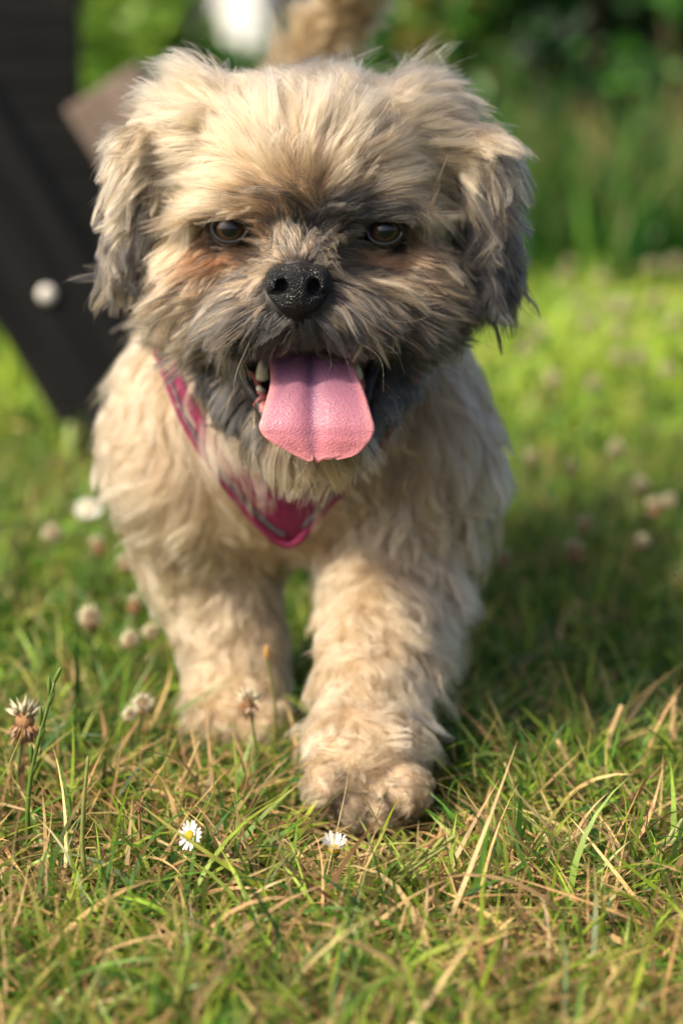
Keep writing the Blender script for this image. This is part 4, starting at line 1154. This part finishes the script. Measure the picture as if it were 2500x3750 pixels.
# ================================================================== SHRUBS behind
def shrub(name, centre, rad, nleaf, size, cols, label, clumps=26, group=None, stems=5):
    centre = np.array(centre, float); e = empty(name, (centre[0], centre[1], 0))
    cc = nz(rng.normal(0, 1, (clumps, 3))) * (rng.random((clumps, 1)) ** .45) * np.array(rad) * .85
    ci = rng.integers(0, clumps, nleaf)
    cr = np.min(rad) * rng.uniform(.22, .5, clumps)
    p = cc[ci] + nz(rng.normal(0, 1, (nleaf, 3))) * (rng.random((nleaf, 1)) ** .5) * cr[ci][:, None] + np.array([0, 0, centre[2]])
    k = p[:, 2] > .02; p = p[k]; ci = ci[k]; nleaf = len(p)
    d = nz(rng.normal(0, 1, (nleaf, 3)) + np.array([0, -.2, -.2])); t = nz(np.cross(d, rng.normal(0, 1, (nleaf, 3)))); up = np.cross(d, t)
    s = size * np.clip(rng.normal(1, .3, nleaf), .4, 1.8)[:, None]
    V = np.stack([p, p + d * s * .5 + t * s * .28 + up * s * .06, p + d * s, p + d * s * .5 - t * s * .28 + up * s * .06], 1).reshape(-1, 3)
    b0 = (np.arange(nleaf) * 4)[:, None]
    Fc = np.concatenate([np.concatenate([b0, b0 + 1, b0 + 2], 1), np.concatenate([b0, b0 + 2, b0 + 3], 1)])
    cols = np.array(cols); pc = rng.integers(0, len(cols), clumps)
    c = np.where((rng.random(nleaf) < .6)[:, None], cols[pc[ci]], cols[rng.integers(0, len(cols), nleaf)]) * np.exp(rng.normal(0, .25, (nleaf, 1)))
    mesh_obj('foliage', V, Fc, M_LEAF, e, False, np.repeat(c, 4, 0))
    mb = MB()
    for i in range(stems):
        q = cc[i % clumps]
        mb.tube(smooth_path([(q[0] * .15, q[1] * .15, -.02), (q[0] * .5 + random.uniform(-.05, .05), q[1] * .5, (q[2] + centre[2]) * .5), (q[0], q[1], max(.1, q[2] + centre[2]))], 6), np.linspace(.010, .004, 6), 6)
    mb.build('stems', M_BARK, e)
    return tag(e, label, 'shrub', group)
BR = [(.17, .31, .03), (.21, .34, .04), (.12, .25, .025)]; MID = [(.06, .19, .022), (.09, .24, .028), (.045, .145, .018)]
DRK = [(.010, .045, .010), (.018, .065, .014), (.006, .026, .008)]; YEL = [(.22, .19, .03), (.10, .14, .02), (.06, .11, .02), (.27, .20, .04)]  # dark leaf colours also hold the shade painted into the right-hand bush
def at(px, Y): return P(px, 100, Y)[0]
shrub('shrub', (at(335, 4.6), 4.6, .24), (.17, .2, .34), 3600, .05, BR, 'bright yellow green bush behind the bench on the left')
shrub('shrub', (at(90, 5.0), 5.2, .5), (.30, .3, .6), 4200, .06, DRK, 'dark bush at the upper left behind the bench boards')
shrub('shrub', (at(950, 5.6), 5.6, .40), (.28, .3, .55), 5500, .055, MID, 'mid green bush behind the dog\'s tail')
shrub('shrub', (at(1150, 4.7), 4.7, .38), (.22, .25, .50), 4200, .05, YEL + MID, 'olive and yellow tinged bush right of the dog\'s head')
shrub('shrub', (at(1440, 4.5), 4.5, .45), (.46, .35, .62), 12000, .04, DRK, 'dark green bush in the upper right corner')
shrub('shrub', (at(1330, 4.0), 4.05, .14), (.42, .2, .24), 6000, .035, DRK + MID[:1], 'low shaded weeds below the dark bush on the right')
shrub('shrub', (at(1660, 4.1), 4.2, .5), (.45, .35, .6), 4500, .055, DRK + MID, 'bush cut by the right edge of the picture')
for i, (px, Y, c, rx) in enumerate(((-250, 7.5, MID, .9), (150, 8.0, MID, .48), (1290, 8.0, DRK, .95), (1600, 7.5, DRK, 1.1), (2100, 7.0, MID, 1.0))):
    shrub('shrub', (at(px, Y), Y, .6), (rx, .5, .8), 6500, .085, c, ['green hedge bush in the back row behind the bench', 'green hedge bush in the back row left of the stand-in white shed', 'dark hedge bush in the back row right of the tail', 'dark hedge bush in the back row at the upper right', 'green hedge bush in the back row beyond the right edge'][i], 40, 'hedge bushes in the back row')
# tall weeds standing before the dark bush
N = 2600; x = at(1390, 3.6) + rng.normal(0, .28, N); y = 3.55 + rng.normal(0, .18, N)
blades('tall_grass', np.stack([x, y, ground_z(x, y)], -1), np.clip(rng.normal(.22, .07, N), .06, .4), np.clip(rng.normal(.008, .002, N), .003, .014), rng.random(N) * 6.283, np.radians(rng.normal(76, 9, N)), rng.normal(.5, .3, N),
       pick_cols(N, np.tile([.35, .02, .0, .63, 0], (N, 1))) * np.array([.6, .95, .7]), 4, 'blurred tall grass standing before the dark bush on the right', 'tall grass')
for (x, y) in ((1392, 435), (1502, 430), (1430, 380), (1545, 470)):
    wl = {1392: 'leftmost', 1430: 'second from the left', 1502: 'third from the left', 1545: 'rightmost'}[x]
    p = P(x, y, 3.45); f = foot(p); e = empty('seeding_weed', tuple(f))
    stem_between('stem', np.zeros(3), p - f, .002, (.12, .16, .05), e, .01)
    o = bpy.data.objects.new('flower_head', CL_A); link(o, e); o.location = p - f; o.scale = (1.5,) * 3
    tag(e, 'blurred tall flower before the dark bush, ' + wl + ' of four', 'weed', 'tall flowering weeds')

# an added white shed far behind, standing in for a bright patch between the bushes
backdrop = empty('white_backdrop', (at(548, 12.0), 12.0, 0)); tag(backdrop, 'blurred white stand-in shed showing between the bushes at the top', 'backdrop')
M_WHITE = plain_mat('backdrop_white', (.80, .79, .76), .6, .3, .04, 4)
for i in range(11):
    mb = MB(); z0 = .02 + i * .17
    mb.add([(-.13, -.02, z0), (.13, -.02, z0), (.13, 0.0, z0 + .168), (-.13, 0.0, z0 + .168), (-.13, .9, z0), (.13, .9, z0), (.13, .9, z0 + .168), (-.13, .9, z0 + .168)],
           [(0, 1, 2, 3), (5, 4, 7, 6), (1, 5, 6, 2), (4, 0, 3, 7), (3, 2, 6, 7), (4, 5, 1, 0)]); mb.build('backdrop_board', M_WHITE, backdrop, False)
mb = MB(); mb.add([(-.2, -.1, 1.88), (0, -.1, 2.1), (.2, -.1, 1.88), (-.2, 1.0, 1.88), (0, 1.0, 2.1), (.2, 1.0, 1.88)], [(0, 2, 1), (3, 4, 5), (0, 1, 4, 3), (1, 2, 5, 4), (0, 3, 5, 2)]); mb.build('backdrop_top', M_WOODG, backdrop, False)
shrub('shrub', (at(560, 6.0), 6.0, .14), (.26, .2, .20), 2600, .05, MID, 'low bush in front of the white shed above the dog\'s head')
